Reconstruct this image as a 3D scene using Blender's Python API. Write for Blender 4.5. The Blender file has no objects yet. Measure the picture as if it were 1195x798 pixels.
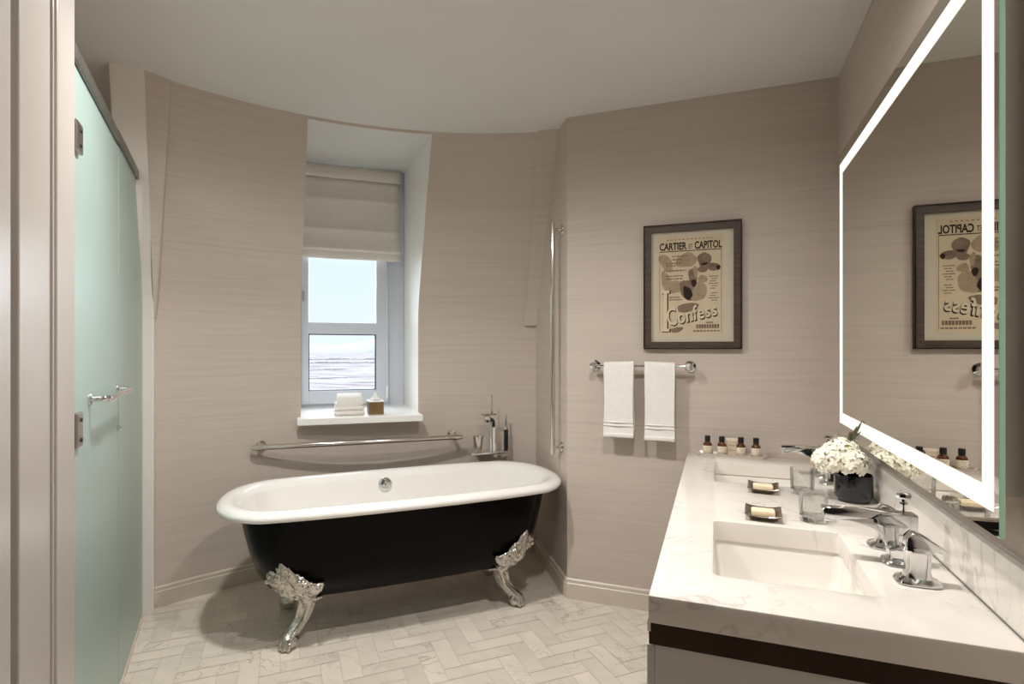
import bpy, bmesh, math, random
from mathutils import Vector, Matrix, Euler
random.seed(7)
R = math.radians
S = bpy.context.scene
COL = S.collection
PI = math.pi

# ------------------------------------------------------------------ helpers
def link(o, parent=None):
    COL.objects.link(o)
    if parent is not None:
        o.parent = parent
    return o

def tag(o, label=None, cat=None, group=None, kind=None):
    if label: o['label'] = label
    if cat: o['category'] = cat
    if group: o['group'] = group
    if kind: o['kind'] = kind
    return o

def thing(name, label, cat, loc=(0, 0, 0), rz=0.0, group=None):
    o = bpy.data.objects.new(name, None)
    o.empty_display_size = 0.05
    link(o)
    o.location = loc
    o.rotation_euler = (0, 0, rz)
    return tag(o, label, cat, group)

def obj(name, bm, mat, parent=None, smooth=False, angle=None, loc=None, rz=0.0, recalc=True):
    if recalc:
        bmesh.ops.recalc_face_normals(bm, faces=bm.faces[:])
    me = bpy.data.meshes.new(name)
    bm.to_mesh(me)
    bm.free()
    if isinstance(mat, (list, tuple)):
        for m in mat: me.materials.append(m)
    else:
        me.materials.append(mat)
    if smooth or angle is not None:
        for p in me.polygons: p.use_smooth = True
        if angle is not None:
            me.set_sharp_from_angle(angle=R(angle))
    o = bpy.data.objects.new(name, me)
    link(o, parent)
    if loc is not None: o.location = loc
    if rz: o.rotation_euler = (0, 0, rz)
    return o

def struct(name, bm, mat, parent=None, **k):
    o = obj(name, bm, mat, parent, **k)
    if parent is None: o['kind'] = 'structure'
    return o

def BM(): return bmesh.new()

def faces(bm, vs, fs, mi=0):
    v = [bm.verts.new(p) for p in vs]
    out = []
    for f in fs:
        fc = bm.faces.new([v[i] for i in f]); fc.material_index = mi
        out.append(fc)
    return v, out

def box(bm, x0, x1, y0, y1, z0, z1, bev=0.0, seg=2, M=None, mi=0):
    vs = [(x0, y0, z0), (x1, y0, z0), (x1, y1, z0), (x0, y1, z0), (x0, y0, z1), (x1, y0, z1), (x1, y1, z1), (x0, y1, z1)]
    v, f = faces(bm, vs, [(0, 3, 2, 1), (4, 5, 6, 7), (0, 1, 5, 4), (1, 2, 6, 5), (2, 3, 7, 6), (3, 0, 4, 7)], mi)
    if M is not None:
        for q in v: q.co = M @ q.co
    if bev > 0:
        es = list({e for fc in f for e in fc.edges})
        bmesh.ops.bevel(bm, geom=es, offset=bev, segments=seg, affect='EDGES', profile=0.5)

def loft(bm, rings, cap0=True, cap1=True, closed=True, mi=0):
    """rings: lists of points with the same count"""
    V = [[bm.verts.new(p) for p in r] for r in rings]
    n = len(rings[0])
    for a, b in zip(V, V[1:]):
        for i in range(n if closed else n - 1):
            j = (i + 1) % n
            fc = bm.faces.new((a[i], a[j], b[j], b[i])); fc.material_index = mi
    if cap0: bm.faces.new(V[0][::-1]).material_index = mi
    if cap1: bm.faces.new(V[-1]).material_index = mi
    return V

def lathe(bm, prof, n=32, M=None, cap0=True, cap1=True, sx=1.0, sy=1.0, mi=0):
    rings = []
    for r, z in prof:
        ring = [Vector((r * sx * math.cos(2 * PI * i / n), r * sy * math.sin(2 * PI * i / n), z)) for i in range(n)]
        if M is not None: ring = [M @ p for p in ring]
        rings.append(ring)
    loft(bm, rings, cap0, cap1, mi=mi)

def tube(bm, pts, r, n=12, caps=True, mi=0):
    pts = [Vector(p) for p in pts]
    rs = r if isinstance(r, (list, tuple)) else [r] * len(pts)
    rings = []
    up = Vector((0, 0, 1))
    t0 = (pts[1] - pts[0]).normalized()
    nrm = t0.orthogonal().normalized()
    for i, p in enumerate(pts):
        if i == 0: t = (pts[1] - pts[0])
        elif i == len(pts) - 1: t = (pts[-1] - pts[-2])
        else: t = (pts[i + 1] - pts[i]).normalized() + (pts[i] - pts[i - 1]).normalized()
        t.normalize()
        nrm = (nrm - t * nrm.dot(t)).normalized()
        b = t.cross(nrm)
        rings.append([p + (nrm * math.cos(2 * PI * k / n) + b * math.sin(2 * PI * k / n)) * rs[i] for k in range(n)])
    loft(bm, rings, caps, caps, mi=mi)

def ell(bm, c, rx, ry=None, rz=None, sub=2, M=None):
    ry = rx if ry is None else ry
    rz = rx if rz is None else rz
    m = Matrix.Translation(c) @ (M if M is not None else Matrix.Identity(4)) @ Matrix.Diagonal((rx, ry, rz, 1))
    bmesh.ops.create_icosphere(bm, subdivisions=sub, radius=1.0, matrix=m)

def prism(bm, poly, axis, a0, a1, bev=0.0, seg=2, M=None):
    """extrude a 2D polygon; axis 'y': poly=(x,z); axis 'z': poly=(x,y); axis 'x': poly=(y,z)"""
    def P(u, v, a):
        p = {'y': (u, a, v), 'z': (u, v, a), 'x': (a, u, v)}[axis]
        return M @ Vector(p) if M is not None else Vector(p)
    n = len(poly)
    v0 = [bm.verts.new(P(u, v, a0)) for u, v in poly]
    v1 = [bm.verts.new(P(u, v, a1)) for u, v in poly]
    fs = [bm.faces.new(v0), bm.faces.new(v1[::-1])]
    for i in range(n):
        j = (i + 1) % n
        fs.append(bm.faces.new((v0[i], v1[i], v1[j], v0[j])))
    if bev > 0:
        es = [e for e in fs[0].edges] + [e for e in fs[1].edges]
        bmesh.ops.bevel(bm, geom=es, offset=bev, segments=seg, affect='EDGES', profile=0.5)

# ------------------------------------------------------------------ materials
def lin(c):
    return tuple(((x / 255) / 12.92 if x / 255 <= 0.04045 else ((x / 255 + 0.055) / 1.055) ** 2.4) for x in c)

class N:
    def __init__(s, name):
        s.m = bpy.data.materials.new(name); s.m.use_nodes = True
        s.t = s.m.node_tree; s.t.nodes.clear()
        s.out = s.n('ShaderNodeOutputMaterial')
    def n(s, typ, **k):
        nd = s.t.nodes.new(typ)
        for a, b in k.items():
            if a.startswith('_'): nd.inputs[a[1:].replace('_', ' ')].default_value = b
            else: setattr(nd, a, b)
        return nd
    def l(s, a, b): s.t.links.new(a, b)

def surf(name, c, rough=0.5, metal=0.0, var=0.06, vscale=6.0, bump=0.0, bscale=60.0, stretch=(1, 1, 1), coat=0.0, spec=0.5, trans=0.0, ior=1.45, coords='Object', rvar=0.0, sheen=0.0, sss=0.0):
    """Principled surface whose colour wanders a little through a noise; optional bump"""
    g = N(name)
    c = lin(c)
    b = g.n('ShaderNodeBsdfPrincipled')
    b.inputs['Roughness'].default_value = rough
    b.inputs['Metallic'].default_value = metal
    b.inputs['Specular IOR Level'].default_value = spec
    b.inputs['IOR'].default_value = ior
    b.inputs['Transmission Weight'].default_value = trans
    b.inputs['Coat Weight'].default_value = coat
    b.inputs['Coat Roughness'].default_value = 0.08
    b.inputs['Sheen Weight'].default_value = sheen
    tc = g.n('ShaderNodeTexCoord')
    mp = g.n('ShaderNodeMapping'); mp.inputs['Scale'].default_value = stretch
    g.l(tc.outputs[coords], mp.inputs['Vector'])
    nz = g.n('ShaderNodeTexNoise'); nz.inputs['Scale'].default_value = vscale; nz.inputs['Detail'].default_value = 4
    g.l(mp.outputs[0], nz.inputs['Vector'])
    rp = g.n('ShaderNodeValToRGB')
    rp.color_ramp.elements[0].position = 0.3; rp.color_ramp.elements[1].position = 0.7
    rp.color_ramp.elements[0].color = tuple(min(1, x * (1 - var)) for x in c) + (1,)
    rp.color_ramp.elements[1].color = tuple(min(1, x * (1 + var)) for x in c) + (1,)
    g.l(nz.outputs['Fac'], rp.inputs[0]); g.l(rp.outputs[0], b.inputs['Base Color'])
    if rvar > 0:
        mr = g.n('ShaderNodeMapRange')
        mr.inputs['To Min'].default_value = max(0.0, rough - rvar); mr.inputs['To Max'].default_value = rough + rvar
        g.l(nz.outputs['Fac'], mr.inputs['Value']); g.l(mr.outputs[0], b.inputs['Roughness'])
    if bump > 0:
        n2 = g.n('ShaderNodeTexNoise'); n2.inputs['Scale'].default_value = bscale; n2.inputs['Detail'].default_value = 5
        g.l(mp.outputs[0], n2.inputs['Vector'])
        bp = g.n('ShaderNodeBump'); bp.inputs['Strength'].default_value = bump; bp.inputs['Distance'].default_value = 0.004
        g.l(n2.outputs['Fac'], bp.inputs['Height']); g.l(bp.outputs[0], b.inputs['Normal'])
    g.l(b.outputs[0], g.out.inputs[0])
    return g.m

def wallpaper():
    g = N('grasscloth_wallpaper')
    b = g.n('ShaderNodeBsdfPrincipled'); b.inputs['Roughness'].default_value = 0.62; b.inputs['Specular IOR Level'].default_value = 0.3
    ge = g.n('ShaderNodeNewGeometry')
    def nz(sc, scale, det):
        mp = g.n('ShaderNodeMapping'); mp.inputs['Scale'].default_value = sc
        g.l(ge.outputs['Position'], mp.inputs['Vector'])
        n = g.n('ShaderNodeTexNoise'); n.inputs['Scale'].default_value = scale; n.inputs['Detail'].default_value = det
        g.l(mp.outputs[0], n.inputs['Vector']); return n
    fine = nz((1.5, 1.5, 110), 1.6, 4)      # thin horizontal fibres
    slub = nz((0.7, 0.7, 22), 2.2, 3)       # longer slubs
    ad = g.n('ShaderNodeMath', operation='ADD'); g.l(fine.outputs['Fac'], ad.inputs[0]); g.l(slub.outputs['Fac'], ad.inputs[1])
    rp = g.n('ShaderNodeValToRGB')
    c = lin((199, 186, 175))
    e = rp.color_ramp.elements
    e[0].position = 0.72; e[0].color = tuple(x * 0.92 for x in c) + (1,)
    e[1].position = 1.0; e[1].color = tuple(x * 1.0 for x in c) + (1,)
    m2 = rp.color_ramp.elements.new(1.0); m2.position = 0.86; m2.color = tuple(x * 0.97 for x in c) + (1,)
    mu = g.n('ShaderNodeMath', operation='MULTIPLY'); mu.inputs[1].default_value = 0.85
    g.l(ad.outputs[0], mu.inputs[0]); g.l(mu.outputs[0], rp.inputs[0])
    # horizontal seams between the paper's panels
    sp = g.n('ShaderNodeSeparateXYZ'); g.l(ge.outputs['Position'], sp.inputs[0])
    md = g.n('ShaderNodeMath', operation='PINGPONG'); md.inputs[1].default_value = 0.46; g.l(sp.outputs[2], md.inputs[0])
    ls = g.n('ShaderNodeMath', operation='LESS_THAN'); ls.inputs[1].default_value = 0.0014; g.l(md.outputs[0], ls.inputs[0])
    mx = g.n('ShaderNodeMixRGB', blend_type='MULTIPLY'); mx.inputs[2].default_value = (0.86, 0.85, 0.84, 1)
    g.l(ls.outputs[0], mx.inputs[0]); g.l(rp.outputs[0], mx.inputs[1]); g.l(mx.outputs[0], b.inputs['Base Color'])
    bp = g.n('ShaderNodeBump'); bp.inputs['Strength'].default_value = 0.12; bp.inputs['Distance'].default_value = 0.003
    g.l(ad.outputs[0], bp.inputs['Height']); g.l(bp.outputs[0], b.inputs['Normal'])
    g.l(b.outputs[0], g.out.inputs[0])
    return g.m

def marble(name, base, vein, rough=0.15, scale=1.0, vamt=0.5, tile_attr=False, coat=0.0):
    g = N(name)
    b = g.n('ShaderNodeBsdfPrincipled'); b.inputs['Roughness'].default_value = rough; b.inputs['Coat Weight'].default_value = coat
    ge = g.n('ShaderNodeNewGeometry')
    mp = g.n('ShaderNodeMapping'); mp.inputs['Scale'].default_value = (scale, scale * 1.4, scale); mp.inputs['Rotation'].default_value = (0.2, 0.1, 0.6)
    g.l(ge.outputs['Position'], mp.inputs['Vector'])
    vec = mp.outputs[0]
    if tile_attr:
        at = g.n('ShaderNodeAttribute', attribute_name='tile')
        va = g.n('ShaderNodeVectorMath', operation='SCALE'); va.inputs['Scale'].default_value = 37.0
        g.l(at.outputs['Color'], va.inputs[0])
        vb = g.n('ShaderNodeVectorMath', operation='ADD'); g.l(vec, vb.inputs[0]); g.l(va.outputs[0], vb.inputs[1]); vec = vb.outputs[0]
    n1 = g.n('ShaderNodeTexNoise'); n1.inputs['Scale'].default_value = 2.3; n1.inputs['Detail'].default_value = 7; n1.inputs['Distortion'].default_value = 1.6
    g.l(vec, n1.inputs['Vector'])
    # veins: thin band of the noise around one half
    sb = g.n('ShaderNodeMath', operation='SUBTRACT'); sb.inputs[1].default_value = 0.5; g.l(n1.outputs['Fac'], sb.inputs[0])
    ab = g.n('ShaderNodeMath', operation='ABSOLUTE'); g.l(sb.outputs[0], ab.inputs[0])
    mr = g.n('ShaderNodeMapRange'); mr.inputs['From Max'].default_value = 0.022; mr.inputs['To Min'].default_value = 1.0; mr.inputs['To Max'].default_value = 0.0
    g.l(ab.outputs[0], mr.inputs['Value'])
    n2 = g.n('ShaderNodeTexNoise'); n2.inputs['Scale'].default_value = 1.1; n2.inputs['Detail'].default_value = 3
    g.l(vec, n2.inputs['Vector'])
    m3 = g.n('ShaderNodeMapRange'); m3.inputs['From Min'].default_value = 0.48; m3.inputs['From Max'].default_value = 0.68; g.l(n2.outputs['Fac'], m3.inputs['Value'])
    mu = g.n('ShaderNodeMath', operation='MULTIPLY'); g.l(mr.outputs[0], mu.inputs[0]); g.l(m3.outputs[0], mu.inputs[1])
    mv = g.n('ShaderNodeMath', operation='MULTIPLY'); mv.inputs[1].default_value = vamt; g.l(mu.outputs[0], mv.inputs[0])
    # soft clouds
    n4 = g.n('ShaderNodeTexNoise'); n4.inputs['Scale'].default_value = 1.7; n4.inputs['Detail'].default_value = 4
    g.l(vec, n4.inputs['Vector'])
    rp = g.n('ShaderNodeValToRGB')
    c = lin(base)
    rp.color_ramp.elements[0].position = 0.3; rp.color_ramp.elements[0].color = tuple(x * 0.88 for x in c) + (1,)
    rp.color_ramp.elements[1].position = 0.6; rp.color_ramp.elements[1].color = c + (1,)
    g.l(n4.outputs['Fac'], rp.inputs[0])
    col = rp.outputs[0]
    if tile_attr:
        sx = g.n('ShaderNodeSeparateColor'); g.l(at.outputs['Color'], sx.inputs[0])
        m4 = g.n('ShaderNodeMapRange'); m4.inputs['To Min'].default_value = 0.91; m4.inputs['To Max'].default_value = 1.03; g.l(sx.outputs[0], m4.inputs['Value'])
        mm = g.n('ShaderNodeVectorMath', operation='SCALE'); g.l(col, mm.inputs[0]); g.l(m4.outputs[0], mm.inputs['Scale']); col = mm.outputs[0]
    mx = g.n('ShaderNodeMixRGB'); mx.inputs[2].default_value = lin(vein) + (1,)
    g.l(mv.outputs[0], mx.inputs[0]); g.l(col, mx.inputs[1]); g.l(mx.outputs[0], b.inputs['Base Color'])
    g.l(b.outputs[0], g.out.inputs[0])
    return g.m

def emit(name, c, st):
    g = N(name)
    e = g.n('ShaderNodeEmission'); e.inputs[0].default_value = tuple(c) + (1,); e.inputs[1].default_value = st
    g.l(e.outputs[0], g.out.inputs[0]); return g.m

def clear_pane(name, tint=(1, 1, 1), gloss=0.06):
    g = N(name)
    t = g.n('ShaderNodeBsdfTransparent'); t.inputs[0].default_value = tuple(tint) + (1,)
    s = g.n('ShaderNodeBsdfGlossy'); s.inputs['Roughness'].default_value = 0.02
    lw = g.n('ShaderNodeLayerWeight'); lw.inputs[0].default_value = 0.25
    mr = g.n('ShaderNodeMapRange'); mr.inputs['To Min'].default_value = gloss * 0.4; mr.inputs['To Max'].default_value = min(1.0, gloss * 6)
    g.l(lw.outputs['Fresnel'], mr.inputs['Value'])
    mx = g.n('ShaderNodeMixShader'); g.l(mr.outputs[0], mx.inputs[0]); g.l(t.outputs[0], mx.inputs[1]); g.l(s.outputs[0], mx.inputs[2])
    g.l(mx.outputs[0], g.out.inputs[0]); return g.m

def frosted():
    g = N('frosted_green_glass')
    tl = g.n('ShaderNodeBsdfTranslucent'); tl.inputs[0].default_value = (0.50, 0.67, 0.62, 1)
    df = g.n('ShaderNodeBsdfDiffuse'); df.inputs[0].default_value = (0.43, 0.56, 0.51, 1)
    gl = g.n('ShaderNodeBsdfGlossy'); gl.inputs['Roughness'].default_value = 0.38; gl.inputs[0].default_value = (0.9, 0.97, 0.95, 1)
    m1 = g.n('ShaderNodeMixShader'); m1.inputs[0].default_value = 0.66
    g.l(tl.outputs[0], m1.inputs[1]); g.l(df.outputs[0], m1.inputs[2])
    fr = g.n('ShaderNodeFresnel'); fr.inputs[0].default_value = 1.5
    mr = g.n('ShaderNodeMapRange'); mr.inputs['To Min'].default_value = 0.10; mr.inputs['To Max'].default_value = 0.75
    g.l(fr.outputs[0], mr.inputs['Value'])
    m2 = g.n('ShaderNodeMixShader'); g.l(mr.outputs[0], m2.inputs[0]); g.l(m1.outputs[0], m2.inputs[1]); g.l(gl.outputs[0], m2.inputs[2])
    nz = g.n('ShaderNodeTexNoise'); nz.inputs['Scale'].default_value = 900
    bp = g.n('ShaderNodeBump'); bp.inputs['Strength'].default_value = 0.05; bp.inputs['Distance'].default_value = 0.001
    g.l(nz.outputs['Fac'], bp.inputs['Height']); g.l(bp.outputs[0], gl.inputs['Normal'])
    g.l(m2.outputs[0], g.out.inputs[0]); return g.m

M = {}
M['paper'] = wallpaper()
M['white_paint'] = surf('white_satin_paint', (222, 217, 210), 0.32, var=0.02, vscale=3, bump=0.02, bscale=30)
M['jamb'] = surf('grey_white_jamb_paint', (174, 167, 160), 0.28, var=0.02, vscale=3, bump=0.02, bscale=30)
M['ceiling'] = surf('ceiling_paint', (214, 212, 208), 0.85, var=0.015, vscale=2, bump=0.03, bscale=180)
M['reveal'] = surf('reveal_paint', (238, 235, 228), 0.55, var=0.015, vscale=3, bump=0.02, bscale=120)
M['rear'] = surf('rear_wall_paint', (62, 57, 53), 0.8, var=0.04, vscale=2)  # unseen walls toned dark so little light bounces onto the vanity end
M['grout'] = surf('floor_grout', (186, 176, 162), 0.9, var=0.06, vscale=40)
M['tile'] = marble('marble_floor_tile', (222, 212, 197), (128, 118, 106), 0.24, 2.2, 0.6, tile_attr=True)
M['counter'] = marble('white_veined_countertop', (232, 225, 216), (140, 128, 118), 0.14, 1.7, 0.45)
M['base_tile'] = marble('marble_baseboard', (206, 194, 180), (140, 130, 118), 0.3, 2.0, 0.4)
M['chrome'] = surf('polished_chrome', (225, 225, 226), 0.06, 1.0, var=0.01)
M['nickel'] = surf('warm_polished_nickel', (214, 208, 200), 0.14, 1.0, var=0.03)
M['cast'] = surf('cast_nickel_ornament', (205, 200, 192), 0.24, 1.0, var=0.05, bump=0.55, bscale=120)
M['enamel'] = surf('white_tub_enamel', (236, 233, 228), 0.10, var=0.01, coat=0.3)
M['tub_black'] = surf('black_tub_paint', (6, 4, 4), 0.26, var=0.05, vscale=3, spec=0.12)
M['porcelain'] = surf('sink_porcelain', (238, 234, 226), 0.10, var=0.01, coat=0.3)
M['towel'] = surf('white_terry', (236, 231, 226), 0.95, var=0.03, vscale=60, bump=0.5, bscale=420, sheen=0.2)
M['blind'] = surf('cream_blind_fabric', (228, 220, 213), 0.9, var=0.02, vscale=30, bump=0.12, bscale=300)
M['pvc'] = surf('white_window_frame', (206, 210, 219), 0.35, var=0.01)
M['gasket'] = surf('dark_window_gasket', (48, 48, 52), 0.6)
M['sill'] = surf('white_sill_board', (238, 237, 233), 0.3, var=0.01)
M['pane'] = clear_pane('window_glass', (0.97, 0.99, 1.0), 0.03)
M['frost'] = frosted()
M['rail_grey'] = surf('brushed_grey_metal', (128, 127, 122), 0.35, 0.8, var=0.05, vscale=10)
M['hinge'] = surf('satin_hinge_metal', (178, 172, 168), 0.3, 1.0, var=0.03)
M['cabinet'] = surf('pale_grey_lacquer', (196, 190, 184), 0.4, var=0.02, vscale=3)
M['bronze'] = surf('dark_bronze_rail', (58, 44, 36), 0.28, 0.85, var=0.15, vscale=5)
M['frame'] = surf('dark_walnut_frame', (74, 60, 50), 0.45, var=0.3, vscale=14, stretch=(1, 1, 6), bump=0.1, bscale=60)
M['matboard'] = surf('cream_mat_board', (212, 201, 184), 0.9, var=0.02)
M['print'] = surf('aged_print_paper', (214, 196, 170), 0.9, var=0.05, vscale=12)
M['ink'] = surf('dark_sepia_ink', (52, 40, 34), 0.9, var=0.1, vscale=40)
M['ink_mid'] = surf('mid_sepia_ink', (132, 112, 97), 0.9, var=0.2, vscale=40)
M['ink_soft'] = surf('pale_sepia_ink', (168, 148, 124), 0.9, var=0.15, vscale=40)
M['cream_ink'] = surf('cream_print_ink', (222, 208, 180), 0.9, var=0.03)
M['art_glass'] = clear_pane('picture_glass', (0.97, 0.97, 0.96), 0.02)
M['mirror'] = surf('silvered_mirror', (232, 230, 222), 0.0, 1.0, var=0.0)
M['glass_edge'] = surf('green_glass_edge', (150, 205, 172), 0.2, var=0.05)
_b = M['glass_edge'].node_tree.nodes['Principled BSDF']; _b.inputs['Emission Color'].default_value = (0.66, 0.86, 0.70, 1); _b.inputs['Emission Strength'].default_value = 0.14   # faint glow put into the edge material, standing in for leaked border light
M['led'] = emit('frosted_mirror_light', (1.0, 0.945, 0.84), 1.10)
M['glass'] = surf('clear_tumbler_glass', (250, 252, 251), 0.0, var=0.0, trans=1.0, ior=1.46)
M['clear_wall'] = clear_pane('clear_tumbler_wall', (0.97, 0.975, 0.97), 0.10)
M['amber'] = surf('amber_bottle_glass', (88, 48, 18), 0.08, var=0.1, spec=0.6, coat=0.4)
M['cap'] = surf('black_bottle_cap', (20, 18, 18), 0.4)
M['label'] = surf('cream_bottle_label', (226, 214, 192), 0.7, var=0.03, vscale=50)
M['label_ink'] = surf('grey_label_print', (150, 138, 122), 0.8)
M['tray'] = surf('white_ceramic_tray', (208, 199, 188), 0.2, var=0.02)
M['carton'] = surf('kraft_carton', (206, 186, 166), 0.7, var=0.04, vscale=20)
M['dish'] = surf('silver_soap_dish', (170, 160, 146), 0.16, 1.0, var=0.08, vscale=14)
M['soap'] = surf('ivory_soap', (238, 220, 186), 0.5, var=0.02)
M['vase'] = surf('black_glazed_vase', (26, 27, 31), 0.12, var=0.2, vscale=4, coat=0.4)
M['petal'] = surf('cream_hydrangea_petal', (250, 246, 230), 0.7, var=0.05, vscale=50)
M['petal_heart'] = surf('greenish_petal_heart', (196, 184, 130), 0.8, var=0.1, vscale=50)
M['leaf'] = surf('olive_green_leaf', (78, 78, 52), 0.5, var=0.25, vscale=30)
M['brass_box'] = surf('brushed_brass_box', (150, 124, 90), 0.3, 0.85, var=0.08, vscale=10)
M['tissue'] = surf('white_tissue', (246, 245, 242), 0.9, var=0.02)
M['black_grip'] = surf('black_hand_grip', (18, 16, 16), 0.35)
M['cord'] = surf('white_cord', (232, 230, 226), 0.7)
M['trim_metal'] = surf('ceiling_lamp_trim', (220, 218, 212), 0.4, var=0.01)

# ------------------------------------------------------------------ dimensions read off the photograph (metres)
ZC = 2.52                       # ceiling
CC = (-0.52, 1.02)              # centre of the round tower room
XR, YT = 0.512, 2.805           # right wall, towel wall
CT = 0.803                      # countertop
TH_L, TH_R = 161, 98            # extent of the curved wall (degrees)
KNEE = 1.56

def wall_r(th, z):
    rb = 2.33 + 0.085 * max(0.0, min(1.0, (157 - th) / 53.0))
    rt = 1.957
    if z <= KNEE - 0.10: return rb
    t = (z - KNEE) / (ZC - KNEE)
    lean = rb + (rt - rb) * max(0.0, t)
    if z < KNEE + 0.10:         # small rounding at the knee
        s = (z - (KNEE - 0.10)) / 0.20
        top = rb + (rt - rb) * (0.10 / (ZC - KNEE))
        return rb + (top - rb) * s * s
    return lean

def wall_pt(th, z, off=0.0):
    r = wall_r(th, z) - off
    return Vector((CC[0] + r * math.cos(R(th)), CC[1] + r * math.sin(R(th)), z))

W_ANG = 40.0                    # the window's frame: x along the wall, y outwards
wx = Vector((math.cos(R(W_ANG)), math.sin(R(W_ANG)), 0)); wy = Vector((-wx.y, wx.x, 0))
def W(u, n, z): return wx * u + wy * n + Vector((0, 0, z))
SILL, HEAD = 0.900, 2.506
def open_l(z): return -0.088 + 0.045 * max(0, (z - KNEE) / (ZC - KNEE))
def open_r(z): return 0.606 + 0.002 * max(0, (z - KNEE) / (ZC - KNEE))
def th_at_u(u, z):
    lo, hi = 100.0, 160.0       # u falls as th grows
    for _ in range(50):
        m = (lo + hi) / 2
        if wall_pt(m, z).dot(wx) > u: lo = m
        else: hi = m
    return lo

# ------------------------------------------------------------------ the setting
def build_shell():
    # curved mansard wall with the window opening
    bm = BM()
    zs = [0, 0.3, 0.6, SILL, 1.1, 1.3, KNEE - 0.10, KNEE - 0.06, KNEE - 0.02, KNEE + 0.02, KNEE + 0.06, KNEE + 0.10, 1.9, 2.1, 2.3, HEAD, ZC + 0.03]
    nl, nc, nr = 26, 10, 12
    rows = []
    for z in zs:
        zz = min(max(z, SILL), HEAD)
        a, b = th_at_u(open_l(zz), z), th_at_u(open_r(zz), z)
        ths = [TH_L + (a - TH_L) * i / nl for i in range(nl)] + [a + (b - a) * i / nc for i in range(nc)] + [b + (TH_R - b) * i / nr for i in range(nr + 1)]
        rows.append([bm.verts.new(wall_pt(t, z)) for t in ths])
    for k in range(len(zs) - 1):
        for i in range(nl + nc + nr):
            if nl <= i < nl + nc and zs[k] >= SILL - 1e-6 and zs[k + 1] <= HEAD + 1e-6: continue
            bm.faces.new((rows[k][i], rows[k][i + 1], rows[k + 1][i + 1], rows[k + 1][i]))
    o = struct('wall_curved', bm, M['paper'], angle=35)

    # painted reveals and the dormer's sloping soffit
    WN = 4.07
    rz = [SILL - 0.03, 1.1, 1.3, KNEE - 0.10, KNEE - 0.03, KNEE + 0.03, KNEE + 0.10, 1.9, 2.1, 2.3, HEAD]
    for nm, fn, back in (('wall_reveal_right', open_r, 0.598), ('wall_reveal_left', open_l, -0.135)):
        bm = BM(); ra = []; rb = []
        for z in rz:
            zz = max(z, SILL)
            p = wall_pt(th_at_u(fn(zz), z), z)
            ra.append(bm.verts.new(p))
            zb = z if z < HEAD else 2.585
            rb.append(bm.verts.new(W(back, WN, zb)))
        for k in range(len(rz) - 1):
            bm.faces.new((ra[k], rb[k], rb[k + 1], ra[k + 1]))
        struct(nm, bm, M['reveal'])
    bm = BM()
    a, b = th_at_u(open_l(HEAD), HEAD), th_at_u(open_r(HEAD), HEAD)
    fr = [bm.verts.new(wall_pt(a + (b - a) * i / 10, HEAD)) for i in range(11)]
    bk = [bm.verts.new(W(-0.135 + 0.733 * i / 10, WN, 2.585)) for i in range(11)]
    for i in range(10): bm.faces.new((fr[i], fr[i + 1], bk[i + 1], bk[i]))
    struct('ceiling_dormer', bm, M['ceiling'])
    # wall around the window, outside face
    bm = BM()
    box(bm, -0.7, -0.135, 4.0, 4.2, 0.0, 2.9); box(bm, 0.598, 1.2, 4.0, 4.2, 0.0, 2.9)
    box(bm, -0.135, 0.598, 4.0, 4.2, 0.0, SILL); box(bm, -0.135, 0.598, 4.0, 4.2, 2.585, 2.9)
    struct('wall_dormer', bm, M['reveal'], rz=R(W_ANG))

    # thin boxed-in strip of wall beside the oblique return, from the ceiling down to the knee
    bm = BM()
    t0 = [(108.6, 106.6)]
    rings = []
    for z in (1.455, KNEE, 1.7, 1.9, 2.1, 2.3, ZC + 0.02):
        s = (z - 1.455) / (ZC - 1.455)
        thl = 105.4 + (102.2 - 105.4) * s
        rings.append([wall_pt(thl, z, -0.02), wall_pt(thl, z, 0.022), wall_pt(97, z, 0.022), wall_pt(97, z, -0.02)])
    loft(bm, rings)
    struct('wall_boxing', bm, M['paper'])

    # oblique return, towel wall, right wall
    P = Vector((-0.733, YT - 0.003, 0)); d = Vector((-0.532, 0.847, 0)); nrm = Vector((-0.847, -0.532, 0))
    bm = BM()
    q = P + d * 0.95
    T = 0.12
    # one solid for return + towel wall (L-shaped pier)
    poly = [(P.x, P.y), (XR + 0.1, YT), (XR + 0.1, YT + 1.0), (q.x + 0.5, q.y + 0.3), (q.x, q.y)]
    prism(bm, [poly[0], poly[1], poly[2], poly[3], poly[4]], 'z', -0.05, ZC + 0.05)
    struct('wall_towel', bm, M['paper'])
    bm = BM(); box(bm, XR, XR + 0.12, -1.8, YT + 0.2, -0.05, ZC + 0.05)
    struct('wall_right', bm, M['paper'])
    bm = BM(); box(bm, -2.9, 0.7, -1.92, -1.8, -0.05, ZC + 0.05)
    struct('wall_rear', bm, M['rear'])

    # ceiling: follows the arc where the leaning wall meets it
    bm = BM()
    pts = [wall_pt(t, ZC, -0.004) for t in [TH_R + (TH_L - TH_R) * i / 60 for i in range(61)]]
    pts = [Vector((p.x, p.y, ZC)) for p in pts]
    extra = [(-3.1, 2.2), (-4.0, 1.3), (-2.6, -0.4), (-2.6, -1.95), (0.68, -1.95), (0.68, 3.0), (-0.6, 3.0)]
    vs = [bm.verts.new(p) for p in pts] + [bm.verts.new((x, y, ZC)) for x, y in extra]
    f = bm.faces.new(vs)
    bmesh.ops.triangulate(bm, faces=[f])
    struct('ceiling', bm, M['ceiling'])

    # floor: herringbone of marble bricks in grout
    bm = BM()
    cl = bm.loops.layers.color.new('tile')
    v = [bm.verts.new(p) for p in ((-4, -2, -0.0015), (0.8, -2, -0.0015), (0.8, 4.2, -0.0015), (-4, 4.2, -0.0015))]
    f = bm.faces.new(v); f.material_index = 1
    w, n, gp = 0.077, 3, 0.0013
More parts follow.
